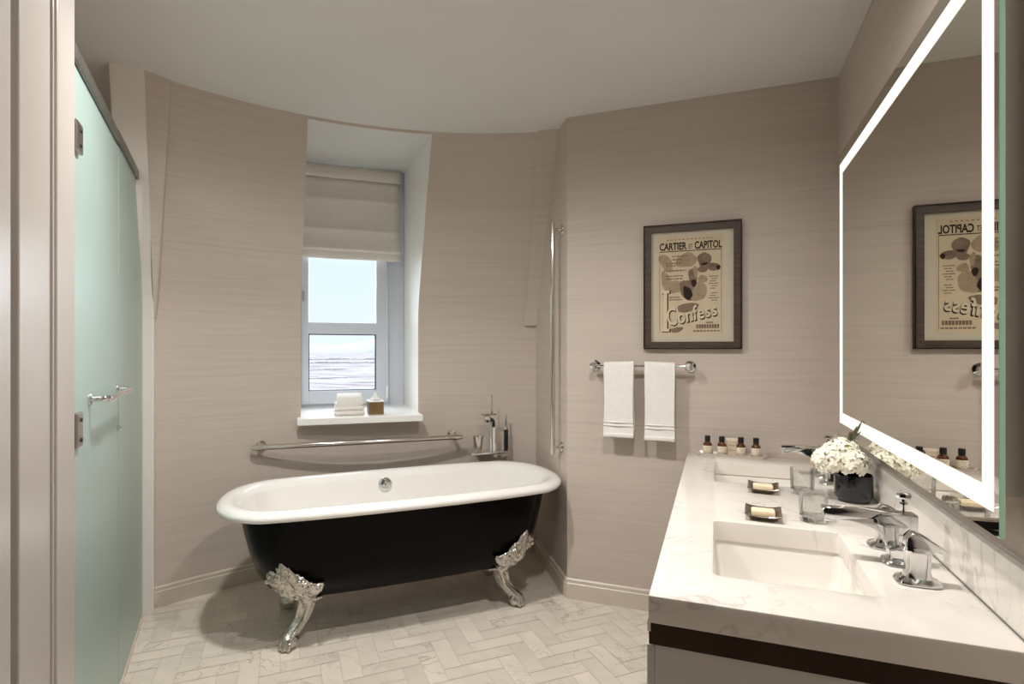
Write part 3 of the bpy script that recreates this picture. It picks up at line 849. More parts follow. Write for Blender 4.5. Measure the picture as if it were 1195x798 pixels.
def build_rails():
    # long rail above the tub on the curved wall
    A, B = Vector((-2.392, 2.342, 0.757)), Vector((-1.492, 3.094, 0.757))
    mid = (A + B) / 2
    d = (B - A).normalized(); n = Vector((-d.y, d.x, 0))
    ang = math.atan2(d.y, d.x)
    t = thing('grab_rail', 'long horizontal chrome rail on the curved wall above the bathtub', 'rail', mid, ang)
    h = (B - A).length / 2
    bm = BM(); tube(bm, [(-h - 0.012, 0, 0), (-h, 0, 0), (h, 0, 0), (h + 0.012, 0, 0)], [0.0125, 0.0155, 0.0155, 0.0125], 20)
    obj('bar', bm, M['nickel'], t, smooth=True, angle=50)
    for s in (-1, 1):
        x = s * (h - 0.03)
        P = mid + d * x
        rr = math.hypot(P.x - CC[0], P.y - CC[1])
        gap = 0.0
        for k in range(400):
            q = P + n * (k * 0.0005); th = math.degrees(math.atan2(q.y - CC[1], q.x - CC[0]))
            if math.hypot(q.x - CC[0], q.y - CC[1]) >= wall_r(th, 0.757): gap = k * 0.0005; break
        bm = BM(); lathe(bm, [(0.011, 0.0), (0.010, gap * 0.6), (0.013, gap - 0.012), (0.028, gap - 0.010), (0.030, gap - 0.001)], 24, Matrix.Translation((x, 0, 0)) @ Matrix.Rotation(-PI / 2, 4, 'X'))
        obj('post', bm, M['nickel'], t, smooth=True, angle=40)
        bm = BM(); tube(bm, [(x - 0.016, 0, 0), (x + 0.016, 0, 0)], 0.019, 20); obj('collar', bm, M['nickel'], t, smooth=True, angle=40)
    # vertical bar on the oblique return
    P = Vector((-0.733, YT - 0.003, 0)); dd = Vector((-0.532, 0.847, 0)); nn = Vector((-0.847, -0.532, 0))
    s0 = 0.092
    base = P + dd * s0 + Vector((0, 0, 0.755))
    ang = math.atan2(nn.y, nn.x)
    t = thing('grab_bar', 'tall vertical chrome grab bar on the narrow angled wall beside the tub', 'grab bar', base, ang)
    bm = BM(); tube(bm, [(0.052, 0, -0.018), (0.052, 0, -0.010), (0.052, 0, 1.22), (0.052, 0, 1.23)], [0.010, 0.0125, 0.0125, 0.010], 18)
    obj('bar', bm, M['nickel'], t, smooth=True, angle=50)
    for z in (0.018, 1.194):
        bm = BM(); lathe(bm, [(0.030, 0.001), (0.028, 0.008), (0.012, 0.012), (0.009, 0.030), (0.012, 0.046)], 22, Matrix.Translation((0, 0, z)) @ Matrix.Rotation(PI / 2, 4, 'Y'))
        obj('post', bm, M['nickel'], t, smooth=True, angle=40)
build_rails()

# ------------------------------------------------------------------ towel wall: towel bar, two towels, framed poster
def build_towel_wall():
    z = 1.219; y = YT - 0.062
    t = thing('towel_bar', 'short chrome towel bar with faceted end knobs under the framed poster', 'towel bar', (-0.35, y, z))
    bm = BM(); tube(bm, [(-0.22, 0, 0), (0.22, 0, 0)], 0.0075, 16)
    obj('bar', bm, M['chrome'], t, smooth=True, angle=50)
    for s in (-1, 1):
        x = 0.232 * s
        bm = BM(); lathe(bm, [(0.010, -0.018), (0.019, -0.012), (0.023, 0.0), (0.019, 0.012), (0.010, 0.018)], 8, Matrix.Translation((x, 0, 0)) @ Matrix.Rotation(PI / 2, 4, 'Y'))
        obj('knob', bm, M['chrome'], t)
        bm = BM(); lathe(bm, [(0.012, 0.012), (0.010, 0.035), (0.014, 0.050), (0.027, 0.053), (0.028, 0.0615)], 20, Matrix.Translation((x, 0, 0)) @ Matrix.Rotation(-PI / 2, 4, 'X'))
        obj('post', bm, M['chrome'], t, smooth=True, angle=40)
    for (x0, x1, zb, seed, lab) in ((-0.523, -0.380, 0.868, 1, 'white hand towel hanging on the left end of the towel bar'), (-0.324, -0.186, 0.862, 2, 'white hand towel hanging on the right end of the towel bar')):
        w = (x1 - x0) / 2
        tw = thing('hand_towel', lab, 'towel', ((x0 + x1) / 2, y, z), group='hand towels on the towel bar')
        rnd = random.Random(seed)
        H = z - zb
        def cloth(prof, w, nx=12, amp=0.0025):
            bm = BM(); rings = []
            for i in range(nx + 1):
                u = -1 + 2 * i / nx
                ring = []
                for k, (dy, dz) in enumerate(prof):
                    sag = (1 - u * u) * 0
                    ww = w * (1 + 0.025 * math.sin(dz * 14 + seed) + 0.03 * (dz < -0.28))
                    ring.append((u * ww, dy + (-1 if dy < 0 else 1) * amp * math.sin(u * 4 + dz * 9 + seed), dz + 0.003 * u * math.sin(seed * 2.0)))
                rings.append(ring)
            loft(bm, rings); return bm
        prof = []
        for k in range(9):                                   # outer skin over the bar
            a = PI * k / 8
            prof.append((0.021 * math.cos(a) * -1, 0.012 + 0.010 * math.sin(a)))
        outer_front = [(-0.026, -H), (-0.028, -H + 0.006)] + [(-0.024 - 0.003 * math.sin(q * 3), -H + 0.02 + (H - 0.02) * q / 8) for q in range(9)]
        back = [(0.020, 0.0), (0.021, -0.10), (0.022, -0.20), (0.022, -H + 0.035), (0.012, -H + 0.030), (0.010, -0.1), (0.0085, 0.0), (0.0, 0.0095), (-0.0085, 0.0), (-0.009, -0.1), (-0.010, -H + 0.004)]
        bm = cloth(outer_front + prof + back, w)
        o = obj('cloth', bm, M['towel'], tw, smooth=True, angle=60)
        # woven dobby band near the hem, and the hem roll
        bm = BM(); box(bm, -w * 1.03, w * 1.03, -0.0305, -0.020, -H + 0.055, -H + 0.060, 0.002)
        box(bm, -w * 1.03, w * 1.03, -0.0305, -0.020, -H + 0.072, -H + 0.077, 0.002)
        obj('woven_band', bm, M['towel'], tw, smooth=True)
        bm = BM(); box(bm, -w * 1.04, w * 1.04, -0.032, -0.012, -H - 0.001, -H + 0.020, 0.006, 3)
        obj('hem', bm, M['towel'], tw, smooth=True)

    # framed poster
    X0, X1, Z0, Z1 = -0.335, 0.112, 1.305, 1.910
    w, h = X1 - X0, Z1 - Z0
    t = thing('framed_poster', 'dark wood framed vintage film advertisement hanging above the towel bar', 'framed poster', (X0, YT, Z0))
    fw, D = 0.034, 0.026
    bm = BM()
    for pts in ([(0, 0), (w, 0), (w - fw, fw), (fw, fw)], [(w, 0), (w, h), (w - fw, h - fw), (w - fw, fw)], [(w, h), (0, h), (fw, h - fw), (w - fw, h - fw)], [(0, h), (0, 0), (fw, fw), (fw, h - fw)]):
        prism(bm, pts, 'y', -D, -0.001)
    bmesh.ops.remove_doubles(bm, verts=bm.verts[:], dist=1e-5)
    obj('frame', bm, M['frame'], t)
    bm = BM()
    for (a, b, c, d) in ((-0.002, w + 0.002, -0.002, 0.004), (-0.002, w + 0.002, h - 0.004, h + 0.002), (-0.002, 0.004, 0, h), (w - 0.004, w + 0.002, 0, h)):
        box(bm, a, b, -D - 0.004, -0.001, c, d, 0.001)
    obj('frame_lip', bm, M['bronze'], t)
    bm = BM(); box(bm, fw - 0.003, w - fw + 0.003, -0.010, -0.003, fw - 0.003, h - fw + 0.003)
    obj('mat_board', bm, M['matboard'], t)
    bm = BM(); box(bm, fw - 0.003, w - fw + 0.003, -0.0185, -0.0165, fw - 0.003, h - fw + 0.003)
    obj('glazing', bm, M['art_glass'], t)
    bm = BM(); box(bm, 0.066, 0.368, -0.0112, -0.0100, 0.064, 0.548)
    pr = obj('print', bm, M['print'], t)
    yy = [-0.0114]
    def flat(name, polys, mat, lift=0.0):
        bm = BM()
        for k_, p in enumerate(polys):
            vs = [bm.verts.new((u, yy[0] - lift - 0.00002 * (k_ % 9), v)) for u, v in p]
            bm.faces.new(vs)
        o = obj(name, bm, mat, pr)
        return o
    def rect(a, b, c, d): return [(a, c), (b, c), (b, d), (a, d)]
    def blob(cx, cy, rx, ry, rot=0, n=20, wob=0.08, ph=0):
        out = []
        for i in range(n):
            a = 2 * PI * i / n; k = 1 + wob * math.sin(3 * a + ph) + wob * 0.6 * math.sin(5 * a + ph * 2)
            x, y = rx * k * math.cos(a), ry * k * math.sin(a)
            out.append((cx + x * math.cos(rot) - y * math.sin(rot), cy + x * math.sin(rot) + y * math.cos(rot)))
        return out
    def text(name, body, u, v, size, mat, lift, width=None, rot=0.0, shear=0.0, offset=0.0, sx=None, spacing=1.0):
        cu = bpy.data.curves.new(name, 'FONT'); cu.body = body; cu.size = size; cu.shear = shear; cu.offset = offset; cu.space_character = spacing
        cu.resolution_u = 3
        tmp = bpy.data.objects.new('tmp_text', cu); COL.objects.link(tmp)
        bpy.context.view_layer.update()
        dg = bpy.context.evaluated_depsgraph_get()
        me = bpy.data.meshes.new_from_object(tmp.evaluated_get(dg))
        xs = [q.co.x for q in me.vertices]; lo, hi = min(xs), max(xs)
        k = (width / (hi - lo)) if width else (sx or 1.0)
        for q in me.vertices:
            x, y = (q.co.x - lo) * k, q.co.y
            X, Y = x * math.cos(rot) - y * math.sin(rot), x * math.sin(rot) + y * math.cos(rot)
            q.co = Vector((u + X, yy[0] - lift, v + Y))
        bpy.data.objects.remove(tmp)
        me.materials.clear(); me.materials.append(mat)
        o = bpy.data.objects.new(name, me); link(o, pr)
        return o
    # box rules, sky tone, plain tonal shapes standing in for the picture
    L0, L1, B0, B1 = 0.074, 0.360, 0.078, 0.474
    flat('rule', [rect(L0, L1, B1, B1 + 0.004), rect(L0, L0 + 0.0015, B0, B1), rect(L1 - 0.0015, L1, B0, B1)], M['ink'], 0.0003)
    flat('tone', [blob(0.105, 0.42, 0.026, 0.05, 0.5, ph=1), blob(0.105, 0.33, 0.022, 0.05, 0.2, ph=2), blob(0.15, 0.30, 0.05, 0.03, 0.1, ph=3), blob(0.20, 0.43, 0.05, 0.035, 0.2, ph=4)], M['ink_soft'], 0.0002)
    flat('shade', [blob(0.283, 0.425, 0.031, 0.040, 0.1, ph=0.3), blob(0.325, 0.392, 0.030, 0.019, -0.1, ph=1.4, wob=0.05), blob(0.275, 0.382, 0.024, 0.015, 0, wob=0.04), blob(0.213, 0.285, 0.043, 0.052, 0.5, ph=2.2), blob(0.230, 0.345, 0.020, 0.045, 0.1, ph=0.7), blob(0.205, 0.200, 0.050, 0.022, 0.2, ph=1.1), blob(0.155, 0.092, 0.030, 0.013, 0.2, ph=0.5)], M['ink_mid'], 0.0004)
    flat('highlight', [blob(0.258, 0.275, 0.034, 0.050, -0.4, ph=1.8), blob(0.243, 0.372, 0.010, 0.030, 0.15, ph=0.4), blob(0.275, 0.335, 0.022, 0.020, 0.2, ph=2.6)], M['ink_soft'], 0.0006)
    flat('dark_mass', [blob(0.206, 0.270, 0.020, 0.034, 0.3, ph=2.2), blob(0.235, 0.318, 0.012, 0.018, 0.1, ph=0.7), blob(0.283, 0.408, 0.016, 0.006, 0.1), blob(0.345, 0.388, 0.009, 0.012, 0.0)], M['ink'], 0.0008)
    # lines of small print, too small in the photograph to read
    rnd = random.Random(4); bars = []
    for k, (a, b, v) in enumerate(((0.135, 0.208, 0.448), (0.135, 0.180, 0.432), (0.105, 0.175, 0.414), (0.105, 0.150, 0.402), (0.092, 0.200, 0.378), (0.104, 0.185, 0.352), (0.104, 0.185, 0.338), (0.120, 0.172, 0.248), (0.120, 0.180, 0.236))):
        x = a
        while x < b:
            q = min(b, x + rnd.uniform(0.006, 0.017)); bars.append(rect(x, q, v, v + 0.0065)); x = q + 0.003
    for k in range(11):
        v = 0.345 - k * 0.0115; a = 0.302 + 0.006 * ((k * 5) % 3); b = 0.346 - 0.006 * ((k * 7) % 3)
        if k == 6: continue
        bars.append(rect(a, (a + b) / 2 - 0.001, v, v + 0.004)); bars.append(rect((a + b) / 2 + 0.001, b, v, v + 0.004))
    for k in range(9): bars.append(rect(0.245 + k * 0.0118, 0.2545 + k * 0.0118, 0.098, 0.117))
    for k in range(8): bars.append(rect(0.232 + k * 0.0155, 0.2445 + k * 0.0155, 0.082, 0.089))
    bars.append(rect(0.290, 0.322, 0.123, 0.129))
    for k in range(12): bars.append(rect(0.108 + k * 0.0185, 0.118 + k * 0.0185, 0.530, 0.534))
    flat('small_print', bars, M['ink_mid'], 0.0005)
    text('title_lettering', 'CARTIER', 0.074, 0.4835, 0.049, M['ink'], 0.0006, width=0.128, offset=0.0016)
    text('title_lettering', 'ET', 0.211, 0.4855, 0.032, M['ink'], 0.0006, width=0.018, offset=0.0003)
    text('title_lettering', 'CAPITOL', 0.238, 0.4835, 0.049, M['ink'], 0.0006, width=0.124, offset=0.0016)
    # "I Confess": cream letters with a dark edge
    def serif_I(e): 
        return [rect(0.083 - e, 0.121 + e, 0.272 - e, 0.286 + e), rect(0.083 - e, 0.121 + e, 0.084 - e, 0.098 + e), rect(0.094 - e, 0.110 + e, 0.096, 0.274)]
    flat('big_letter', [[(u + 0.004, v - 0.002) for u, v in p] for p in serif_I(0.002)], M['ink'], 0.0010)
    flat('big_letter', serif_I(0.0), M['cream_ink'], 0.0014)
    x, v, rot = 0.119, 0.112, R(13)
    sizes = (0.122, 0.100, 0.096, 0.098, 0.092, 0.088, 0.086); wd = (0.047, 0.035, 0.035, 0.027, 0.032, 0.028, 0.028)
    for ch, sz, ww in zip('Confess', sizes, wd):
        text('script_letter', ch, x + 0.003, v - 0.003, sz, M['ink'], 0.0010, width=ww, rot=rot, shear=0.15, offset=0.0046)
        text('script_letter', ch, x, v, sz, M['cream_ink'], 0.0014, width=ww, rot=rot, shear=0.15, offset=0.0016)
        st = ww + (-0.006 if ch == 'f' else 0.0010)
        x += st * math.cos(rot); v += st * math.sin(rot)
build_towel_wall()

def fold_in(root_name):
    """the printed shapes and letters belong to the sheet of paper: fold them into its own mesh"""
    root = bpy.data.objects[root_name]
    bm = BM(); bm.from_mesh(root.data)
    for ch in list(root.children):
        k = len(root.data.materials)
        mt = ch.data.materials[0]
        names = [m.name for m in root.data.materials]
        if mt.name in names: k = names.index(mt.name)
        else: root.data.materials.append(mt)
        n = len(bm.faces)
        bm.from_mesh(ch.data)
        bm.faces.ensure_lookup_table()
        for f in bm.faces[n:]: f.material_index = k
        bpy.data.objects.remove(ch)
    bm.to_mesh(root.data); bm.free()
fold_in('print')

# ------------------------------------------------------------------ vanity
SINKS = ((1.292, 1.704), (2.214, 2.610))
SX0, SX1 = -0.006, 0.311
def build_vanity():
    Y0, Y1, X0, X1 = 1.138, YT - 0.003, -0.128, 0.507
    t = thing('countertop', 'white veined stone countertop with two sink cutouts along the right wall', 'countertop', (X0, Y0, CT))
    ox, oy = X0, Y0
    xs = [X0, SX0, SX1, X1]; ys = [Y0, SINKS[0][0], SINKS[0][1], SINKS[1][0], SINKS[1][1], Y1]
    bm = BM()
    TK = 0.055
    g = [[[bm.verts.new((x - ox, y - oy, z)) for y in ys] for x in xs] for z in (0.0, -TK)]
    solid = lambda i, j: 0 <= i < 3 and 0 <= j < 5 and not (i == 1 and j in (1, 3))
    for i in range(3):
        for j in range(5):
            if not solid(i, j): continue
            for k in (0, 1):
                q = [g[k][i][j], g[k][i + 1][j], g[k][i + 1][j + 1], g[k][i][j + 1]]
                bm.faces.new(q if k == 0 else q[::-1])
            for (di, dj, a, b) in ((-1, 0, (i, j + 1), (i, j)), (1, 0, (i + 1, j), (i + 1, j + 1)), (0, -1, (i, j), (i + 1, j)), (0, 1, (i + 1, j + 1), (i, j + 1))):
                if not solid(i + di, j + dj):
                    bm.faces.new((g[1][a[0]][a[1]], g[1][b[0]][b[1]], g[0][b[0]][b[1]], g[0][a[0]][a[1]]))
    hole = []
    for e in bm.edges:
        a, b = e.verts
        if abs(a.co.x - b.co.x) < 1e-6 and abs(a.co.y - b.co.y) < 1e-6:
            x, y = a.co.x + ox, a.co.y + oy
            if x in (SX0, SX1) or min(abs(x - SX0), abs(x - SX1)) < 1e-5:
                if min(abs(y - s) for p in SINKS for s in p) < 1e-5: hole.append(e)
    bmesh.ops.bevel(bm, geom=hole, offset=0.016, segments=4, affect='EDGES', profile=0.5)
    rimE = [e for e in bm.edges if len(e.link_faces) == 2 and e.calc_face_angle(0) > 1.2 and all(abs(v.co.z) < 1e-6 for v in e.verts)]
    bmesh.ops.bevel(bm, geom=rimE, offset=0.003, segments=2, affect='EDGES', profile=0.5)
    obj('slab', bm, M['counter'], t, angle=35)
    bm = BM(); box(bm, 0.493 - ox, 0.509 - ox, 0.0, Y1 - oy, 0.0005, 0.118, 0.002)
    obj('backsplash', bm, M['counter'], t)
    bm = BM(); box(bm, 0.4905 - ox, 0.4955 - ox, 0.002, Y1 - oy, 0.0002, 0.0025)
    obj('sealant_line', bm, M['rail_grey'], t)

    c = thing('vanity_cabinet', 'pale grey vanity cabinet with dark bronze rail under the stone countertop', 'cabinet', (X0, Y0, 0))
    w, l = X1 - X0, Y1 - Y0
    bm = BM(); box(bm, 0.012, w - 0.002, 0.016, 0.034, 0.10, 0.698, 0.001)
    obj('end_panel', bm, M['cabinet'], c)
    bm = BM(); box(bm, 0.012, w - 0.002, l - 0.018, l, 0.10, 0.698, 0.001)
    obj('end_panel', bm, M['cabinet'], c)
    bm = BM(); box(bm, 0.012, w - 0.002, 0.034, l - 0.018, 0.10, 0.118)
    obj('bottom_panel', bm, M['cabinet'], c)
    bm = BM(); box(bm, w - 0.014, w - 0.002, 0.034, l - 0.018, 0.118, 0.742)
    obj('back_panel', bm, M['cabinet'], c)
    bm = BM(); box(bm, 0.07, w - 0.002, 0.04, l, 0.0, 0.10)
    obj('plinth', bm, M['bronze'], c)
    bm = BM(); box(bm, -0.001, w - 0.002, 0.012, 0.034, 0.698, 0.742, 0.001)
    box(bm, -0.001, 0.02, 0.034, l, 0.698, 0.742)
    obj('top_rail', bm, M['bronze'], c)
    bm = BM(); box(bm, -0.003, 0.004, 0.004, l, 0.728, 0.7475, 0.001)
    obj('edge_strip', bm, M['nickel'], c)
    for k in range(4):
        a = 0.02 + k * (l - 0.02) / 4
        bm = BM(); box(bm, -0.006, 0.0115, a + 0.003, a + (l - 0.02) / 4 - 0.003, 0.105, 0.692, 0.002)
        obj('door', bm, M['cabinet'], c)

    def sink(y0, y1, lab):
        s = thing('sink', lab, 'sink', ((SX0 + SX1) / 2, (y0 + y1) / 2, CT - 0.0555), group='undermount vanity sinks')
        hx, hy = (SX1 - SX0) / 2 + 0.006, (y1 - y0) / 2 + 0.006
        def rr(hx, hy, r, z, n=6):
            out = []
            for cx, cy, a0 in ((hx - r, hy - r, 0), (-hx + r, hy - r, 90), (-hx + r, -hy + r, 180), (hx - r, -hy + r, 270)):
                for k in range(n + 1):
                    a = R(a0 + 90 * k / n); out.append((cx + r * math.cos(a), cy + r * math.sin(a), z))
            return out
        prof = [(0.022, -0.004, 0.024), (0.022, 0.0, 0.024), (0.0, 0.0, 0.018), (-0.003, -0.01, 0.018), (-0.010, -0.07, 0.022), (-0.016, -0.105, 0.03), (-0.032, -0.125, 0.04), (-0.06, -0.130, 0.04), (-0.12, -0.134, 0.03)]
        inner = [rr(hx + o, hy + o, r, z) for o, z, r in prof]
        outer = [rr(hx - 0.12 + 0.02, hy - 0.12 + 0.02, 0.03, -0.142), rr(hx - 0.03, hy - 0.03, 0.04, -0.136), rr(hx + 0.004, hy + 0.004, 0.02, -0.08), rr(hx + 0.012, hy + 0.012, 0.02, -0.01)]
        bm = BM(); loft(bm, inner, False, True)
        obj('bowl', bm, M['porcelain'], s, angle=50)
        bm = BM(); loft(bm, [rr(hx + 0.022, hy + 0.022, 0.024, -0.004)] + outer[::-1], False, True)
        obj('underside', bm, M['porcelain'], s, angle=50)
        bm = BM(); lathe(bm, [(0.024, 0), (0.024, 0.003), (0.019, 0.005), (0.016, 0.003), (0.0, 0.006)], 24, Matrix.Translation((0.02, 0, -0.134)), cap1=False)
        obj('drain', bm, M['chrome'], s, angle=40)
    sink(SINKS[0][0], SINKS[0][1], 'rectangular white undermount sink at the near end of the countertop')
    sink(SINKS[1][0], SINKS[1][1], 'rectangular white undermount sink at the far end beside the bottle tray')

    def oval(rx, ry, z, n=8, p=0.55):
        return [(rx * math.copysign(abs(math.cos(2 * PI * (i + .5) / (n * 4))) ** p, math.cos(2 * PI * (i + .5) / (n * 4))), ry * math.copysign(abs(math.sin(2 * PI * (i + .5) / (n * 4))) ** p, math.sin(2 * PI * (i + .5) / (n * 4))), z) for i in range(n * 4)]
    def faucet(y, lab):
        f = thing('faucet', lab, 'faucet', (0.402, y, CT + 0.0002), group='chrome lever faucets')
        # spout block on its plate
        bm = BM(); loft(bm, [oval(0.036, 0.030, 0), oval(0.039, 0.033, 0.004), oval(0.036, 0.031, 0.009), oval(0.026, 0.022, 0.015)])
        obj('base_plate', bm, M['chrome'], f, angle=35)
        side = [(0.030, 0.012), (0.030, 0.117), (0.026, 0.119), (-0.10, 0.1215), (-0.158, 0.121), (-0.163, 0.116), (-0.160, 0.090), (-0.152, 0.087), (-0.144, 0.089), (-0.128, 0.098), (-0.105, 0.098), (-0.065, 0.088), (-0.040, 0.074), (-0.028, 0.055), (-0.024, 0.012)]
        bm = BM(); prism(bm, side, 'y', -0.018, 0.018, 0.004, 3)
        sp = obj('spout', bm, M['chrome'], f, angle=35)
        bm = BM(); lathe(bm, [(0.0032, 0.115), (0.0032, 0.138), (0.0085, 0.139), (0.0085, 0.143), (0.004, 0.144), (0.004, 0.151), (0.0145, 0.153), (0.0155, 0.158), (0.0145, 0.164), (0.006, 0.166)], 8, Matrix.Translation((0.006, 0, 0)))
        obj('lift_rod', bm, M['chrome'], sp, angle=30)
        for s, nm in ((-1, 'handle'), (1, 'handle')):
            dy = 0.112 * s
            bm = BM(); loft(bm, [oval(x, yy, z) for x, yy, z in ((0.039, 0.028, 0), (0.042, 0.030, 0.004), (0.039, 0.028, 0.009), (0.026, 0.021, 0.015), (0.022, 0.019, 0.030), (0.024, 0.020, 0.066), (0.028, 0.021, 0.072), (0.026, 0.019, 0.078))])
            for v in bm.verts: v.co.y += dy
            h = obj(nm, bm, M['chrome'], f, angle=30)
            bm = BM()
            prism(bm, [(-0.024, 0.077), (-0.022, 0.098), (-0.012, 0.108), (0.006, 0.106), (0.046, 0.080), (0.050, 0.072), (0.038, 0.070), (0.020, 0.078)], 'y', dy - 0.015, dy + 0.015, 0.003, 3)
            obj('lever', bm, M['chrome'], h, angle=30)
    faucet(1.508, 'chrome lever faucet with arched spout at the near sink')
    faucet(2.415, 'chrome lever faucet at the far sink, partly behind the white flowers')
build_vanity()

# ------------------------------------------------------------------ lit mirror
def build_mirror():
    xm = 0.452
    y0, y1, z0, z1 = 1.165, 2.462, 0.978, 2.056
    t = thing('lit_mirror', 'large rectangular wall mirror with glowing inset border above the countertop', 'mirror', (xm, y0, z0))
    w, h = y1 - y0, z1 - z0
    bm = BM(); faces(bm, [(0, 0, 0), (0, w, 0), (0, w, h), (0, 0, h)], [(0, 1, 2, 3)])
    bmesh.ops.subdivide_edges(bm, edges=bm.edges[:], cuts=2, use_grid_fill=True)
    obj('mirror_face', bm, M['mirror'], t)
    bm = BM(); box(bm, 0.0004, 0.0084, 0, w, 0, h, 0.0008)
    obj('glass_edge', bm, M['glass_edge'], t)
    bm = BM(); box(bm, 0.0085, 0.0105, 0.003, w - 0.003, 0.003, h - 0.003)
    obj('green_bounce_shield', bm, M['trim_metal'], t)  # unseen sheet added to keep the edge's green off the wall
    bm = BM(); box(bm, 0.011, XR - xm - 0.001, 0.06, w - 0.06, 0.06, h - 0.06)
    obj('backing_box', bm, M['trim_metal'], t)
    ix, iz, b = 0.020, 0.040, 0.041
    def strip(a0, a1, c0, c1):
        bm = BM(); box(bm, -0.0012, -0.0003, a0, a1, c0, c1); return obj('light_strip', bm, M['led'], t)
    strip(ix, ix + b, iz, h - iz); strip(w - ix - b, w - ix, iz, h - iz)
    strip(ix + b, w - ix - b, iz, iz + b); strip(ix + b, w - ix - b, h - iz - b, h - iz)
build_mirror()

# ------------------------------------------------------------------ things on the countertop
def build_counter_things():
    TY = 2.742
    t = thing('amenity_tray', 'narrow pale tray of amber bottles at the far left corner of the counter', 'tray', (0.064, TY, CT + 0.0002))
    bm = BM()
    hx, hy = 0.140, 0.034
    def rr(hx, hy, z): return [(hx, hy, z), (-hx, hy, z), (-hx, -hy, z), (hx, -hy, z)]
    loft(bm, [rr(hx - 0.008, hy - 0.008, 0), rr(hx - 0.007, hy - 0.007, 0.004), rr(hx, hy, 0.015), rr(hx - 0.003, hy - 0.003, 0.0155), rr(hx - 0.009, hy - 0.009, 0.005)])
    obj('tray_body', bm, M['tray'], t)
    for s in (-1, 1):
        bm = BM()
        tube(bm, [(s * (hx - 0.004), -0.016, 0.012), (s * (hx + 0.007), -0.012, 0.016), (s * (hx + 0.007), 0.012, 0.016), (s * (hx - 0.004), 0.016, 0.012)], 0.003, 8)
        obj('end_handle', bm, M['tray'], t, smooth=True)
    zb = CT + 0.0054
    kinds = ((-0.037, 'leftmost of the four dark bottles on the counter tray'), (0.026, 'amber bottle just left of the small carton on the counter tray'), (0.108, 'dark bottle just right of the small carton on the counter tray'), (0.172, 'rightmost of the four amber bottles on the counter tray'))
    first = None
    for k, (x, lab) in enumerate(kinds):
        lab = lab
        if first is None:
            b = thing('amber_bottle', lab, 'bottle', (x, TY - 0.003, zb), group='amber bottles on the tray')
            bm = BM(); lathe(bm, [(0.0185, 0), (0.0205, 0.003), (0.0205, 0.046), (0.018, 0.053), (0.011, 0.060), (0.010, 0.064)], 24)
            obj('bottle_glass', bm, M['amber'], b, smooth=True, angle=50)
            bm = BM(); lathe(bm, [(0.0125, 0.062), (0.0125, 0.086), (0.0115, 0.088)], 24)
            obj('cap', bm, M['cap'], b, smooth=True, angle=40)
            bm = BM(); lathe(bm, [(0.0209, 0.010), (0.0211, 0.0105), (0.0211, 0.0425), (0.0209, 0.043)], 24, cap0=False, cap1=False)
            lb = obj('paper_label', bm, M['label'], b, smooth=True, angle=50)
            bm = BM()
            for z, a in ((0.036, 0.5), (0.032, 0.42), (0.026, 0.3), (0.017, 0.45)):
                v = []
                n = 6
                for i in range(n + 1):
                    q = -PI / 2 - a + 2 * a * i / n
                    v.append((bm.verts.new((0.0214 * math.cos(q), 0.0214 * math.sin(q), z)), bm.verts.new((0.0214 * math.cos(q), 0.0214 * math.sin(q), z + 0.0014))))
                for p, q in zip(v, v[1:]): bm.faces.new((p[0], q[0], q[1], p[1]))
            obj('label_lines', bm, M['label_ink'], lb)
            first = b
        else:
            b = first.copy(); COL.objects.link(b); b.location.x = x; b['label'] = lab; b.rotation_euler.z = 0.12 * (k - 1)
            for ch in list(first.children):
                c = ch.copy(); COL.objects.link(c); c.parent = b
                for g2 in list(ch.children):
                    d = g2.copy(); COL.objects.link(d); d.parent = c
    c = thing('small_carton', 'small beige carton between the bottles on the counter tray', 'carton', (0.068, TY + 0.010, zb))
    bm = BM(); box(bm, -0.019, 0.019, -0.012, 0.012, 0, 0.070, 0.001)
    obj('carton_body', bm, M['carton'], c)
    bm = BM(); loft(bm, [[(-0.021, -0.013, 0.069), (0.021, -0.013, 0.069), (0.021, 0.013, 0.069), (-0.021, 0.013, 0.069)], [(-0.027, -0.014, 0.078), (0.027, -0.014, 0.078), (0.027, 0.014, 0.078), (-0.027, 0.014, 0.078)]])
    obj('flared_top', bm, M['label'], c)
    bm = BM(); box(bm, -0.013, 0.013, -0.0128, -0.012, 0.045, 0.050); box(bm, -0.013, 0.013, -0.0128, -0.012, 0.024, 0.027)
    obj('carton_print', bm, M['label_ink'], c)

    def dish(x, y, rz, lab, slab):
        d = thing('soap_dish', lab, 'soap dish', (x, y, CT + 0.0002), rz, group='soap dishes')
        bm = BM()
        def rg(h, k, z, lift=0.0, n=6):
            out = []
            for (ax, ay), (bx, by) in (((-1, -1), (1, -1)), ((1, -1), (1, 1)), ((1, 1), (-1, 1)), ((-1, 1), (-1, -1))):
                for i in range(n):
                    u = i / n; px, py = ax + (bx - ax) * u, ay + (by - ay) * u
                    corner = abs(px) * abs(py)
                    out.append((px * h, py * k, z + lift * corner ** 3))
            return out
        loft(bm, [rg(0.030, 0.036, 0.0), rg(0.034, 0.040, 0.003), rg(0.050, 0.058, 0.015, 0.006), rg(0.0485, 0.0565, 0.0165, 0.006), rg(0.032, 0.038, 0.006)])
        obj('dish_body', bm, M['dish'], d)
        s = thing('soap_bar', slab, 'soap', (x, y, CT + 0.0064), rz + 0.06, group='soap bars in the dishes')
        bm = BM(); box(bm, -0.032, 0.032, -0.021, 0.021, 0, 0.018, 0.005, 3)
        obj('soap_body', bm, M['soap'], s, smooth=True)
        bm = BM(); box(bm, -0.012, 0.012, -0.006, 0.006, 0.0178, 0.0186, 0.0004)
        obj('stamp', bm, M['label'], s)
    dish(0.131, 1.785, R(-4), 'square silver soap dish nearest the near sink', 'ivory soap bar in the nearer soap dish')
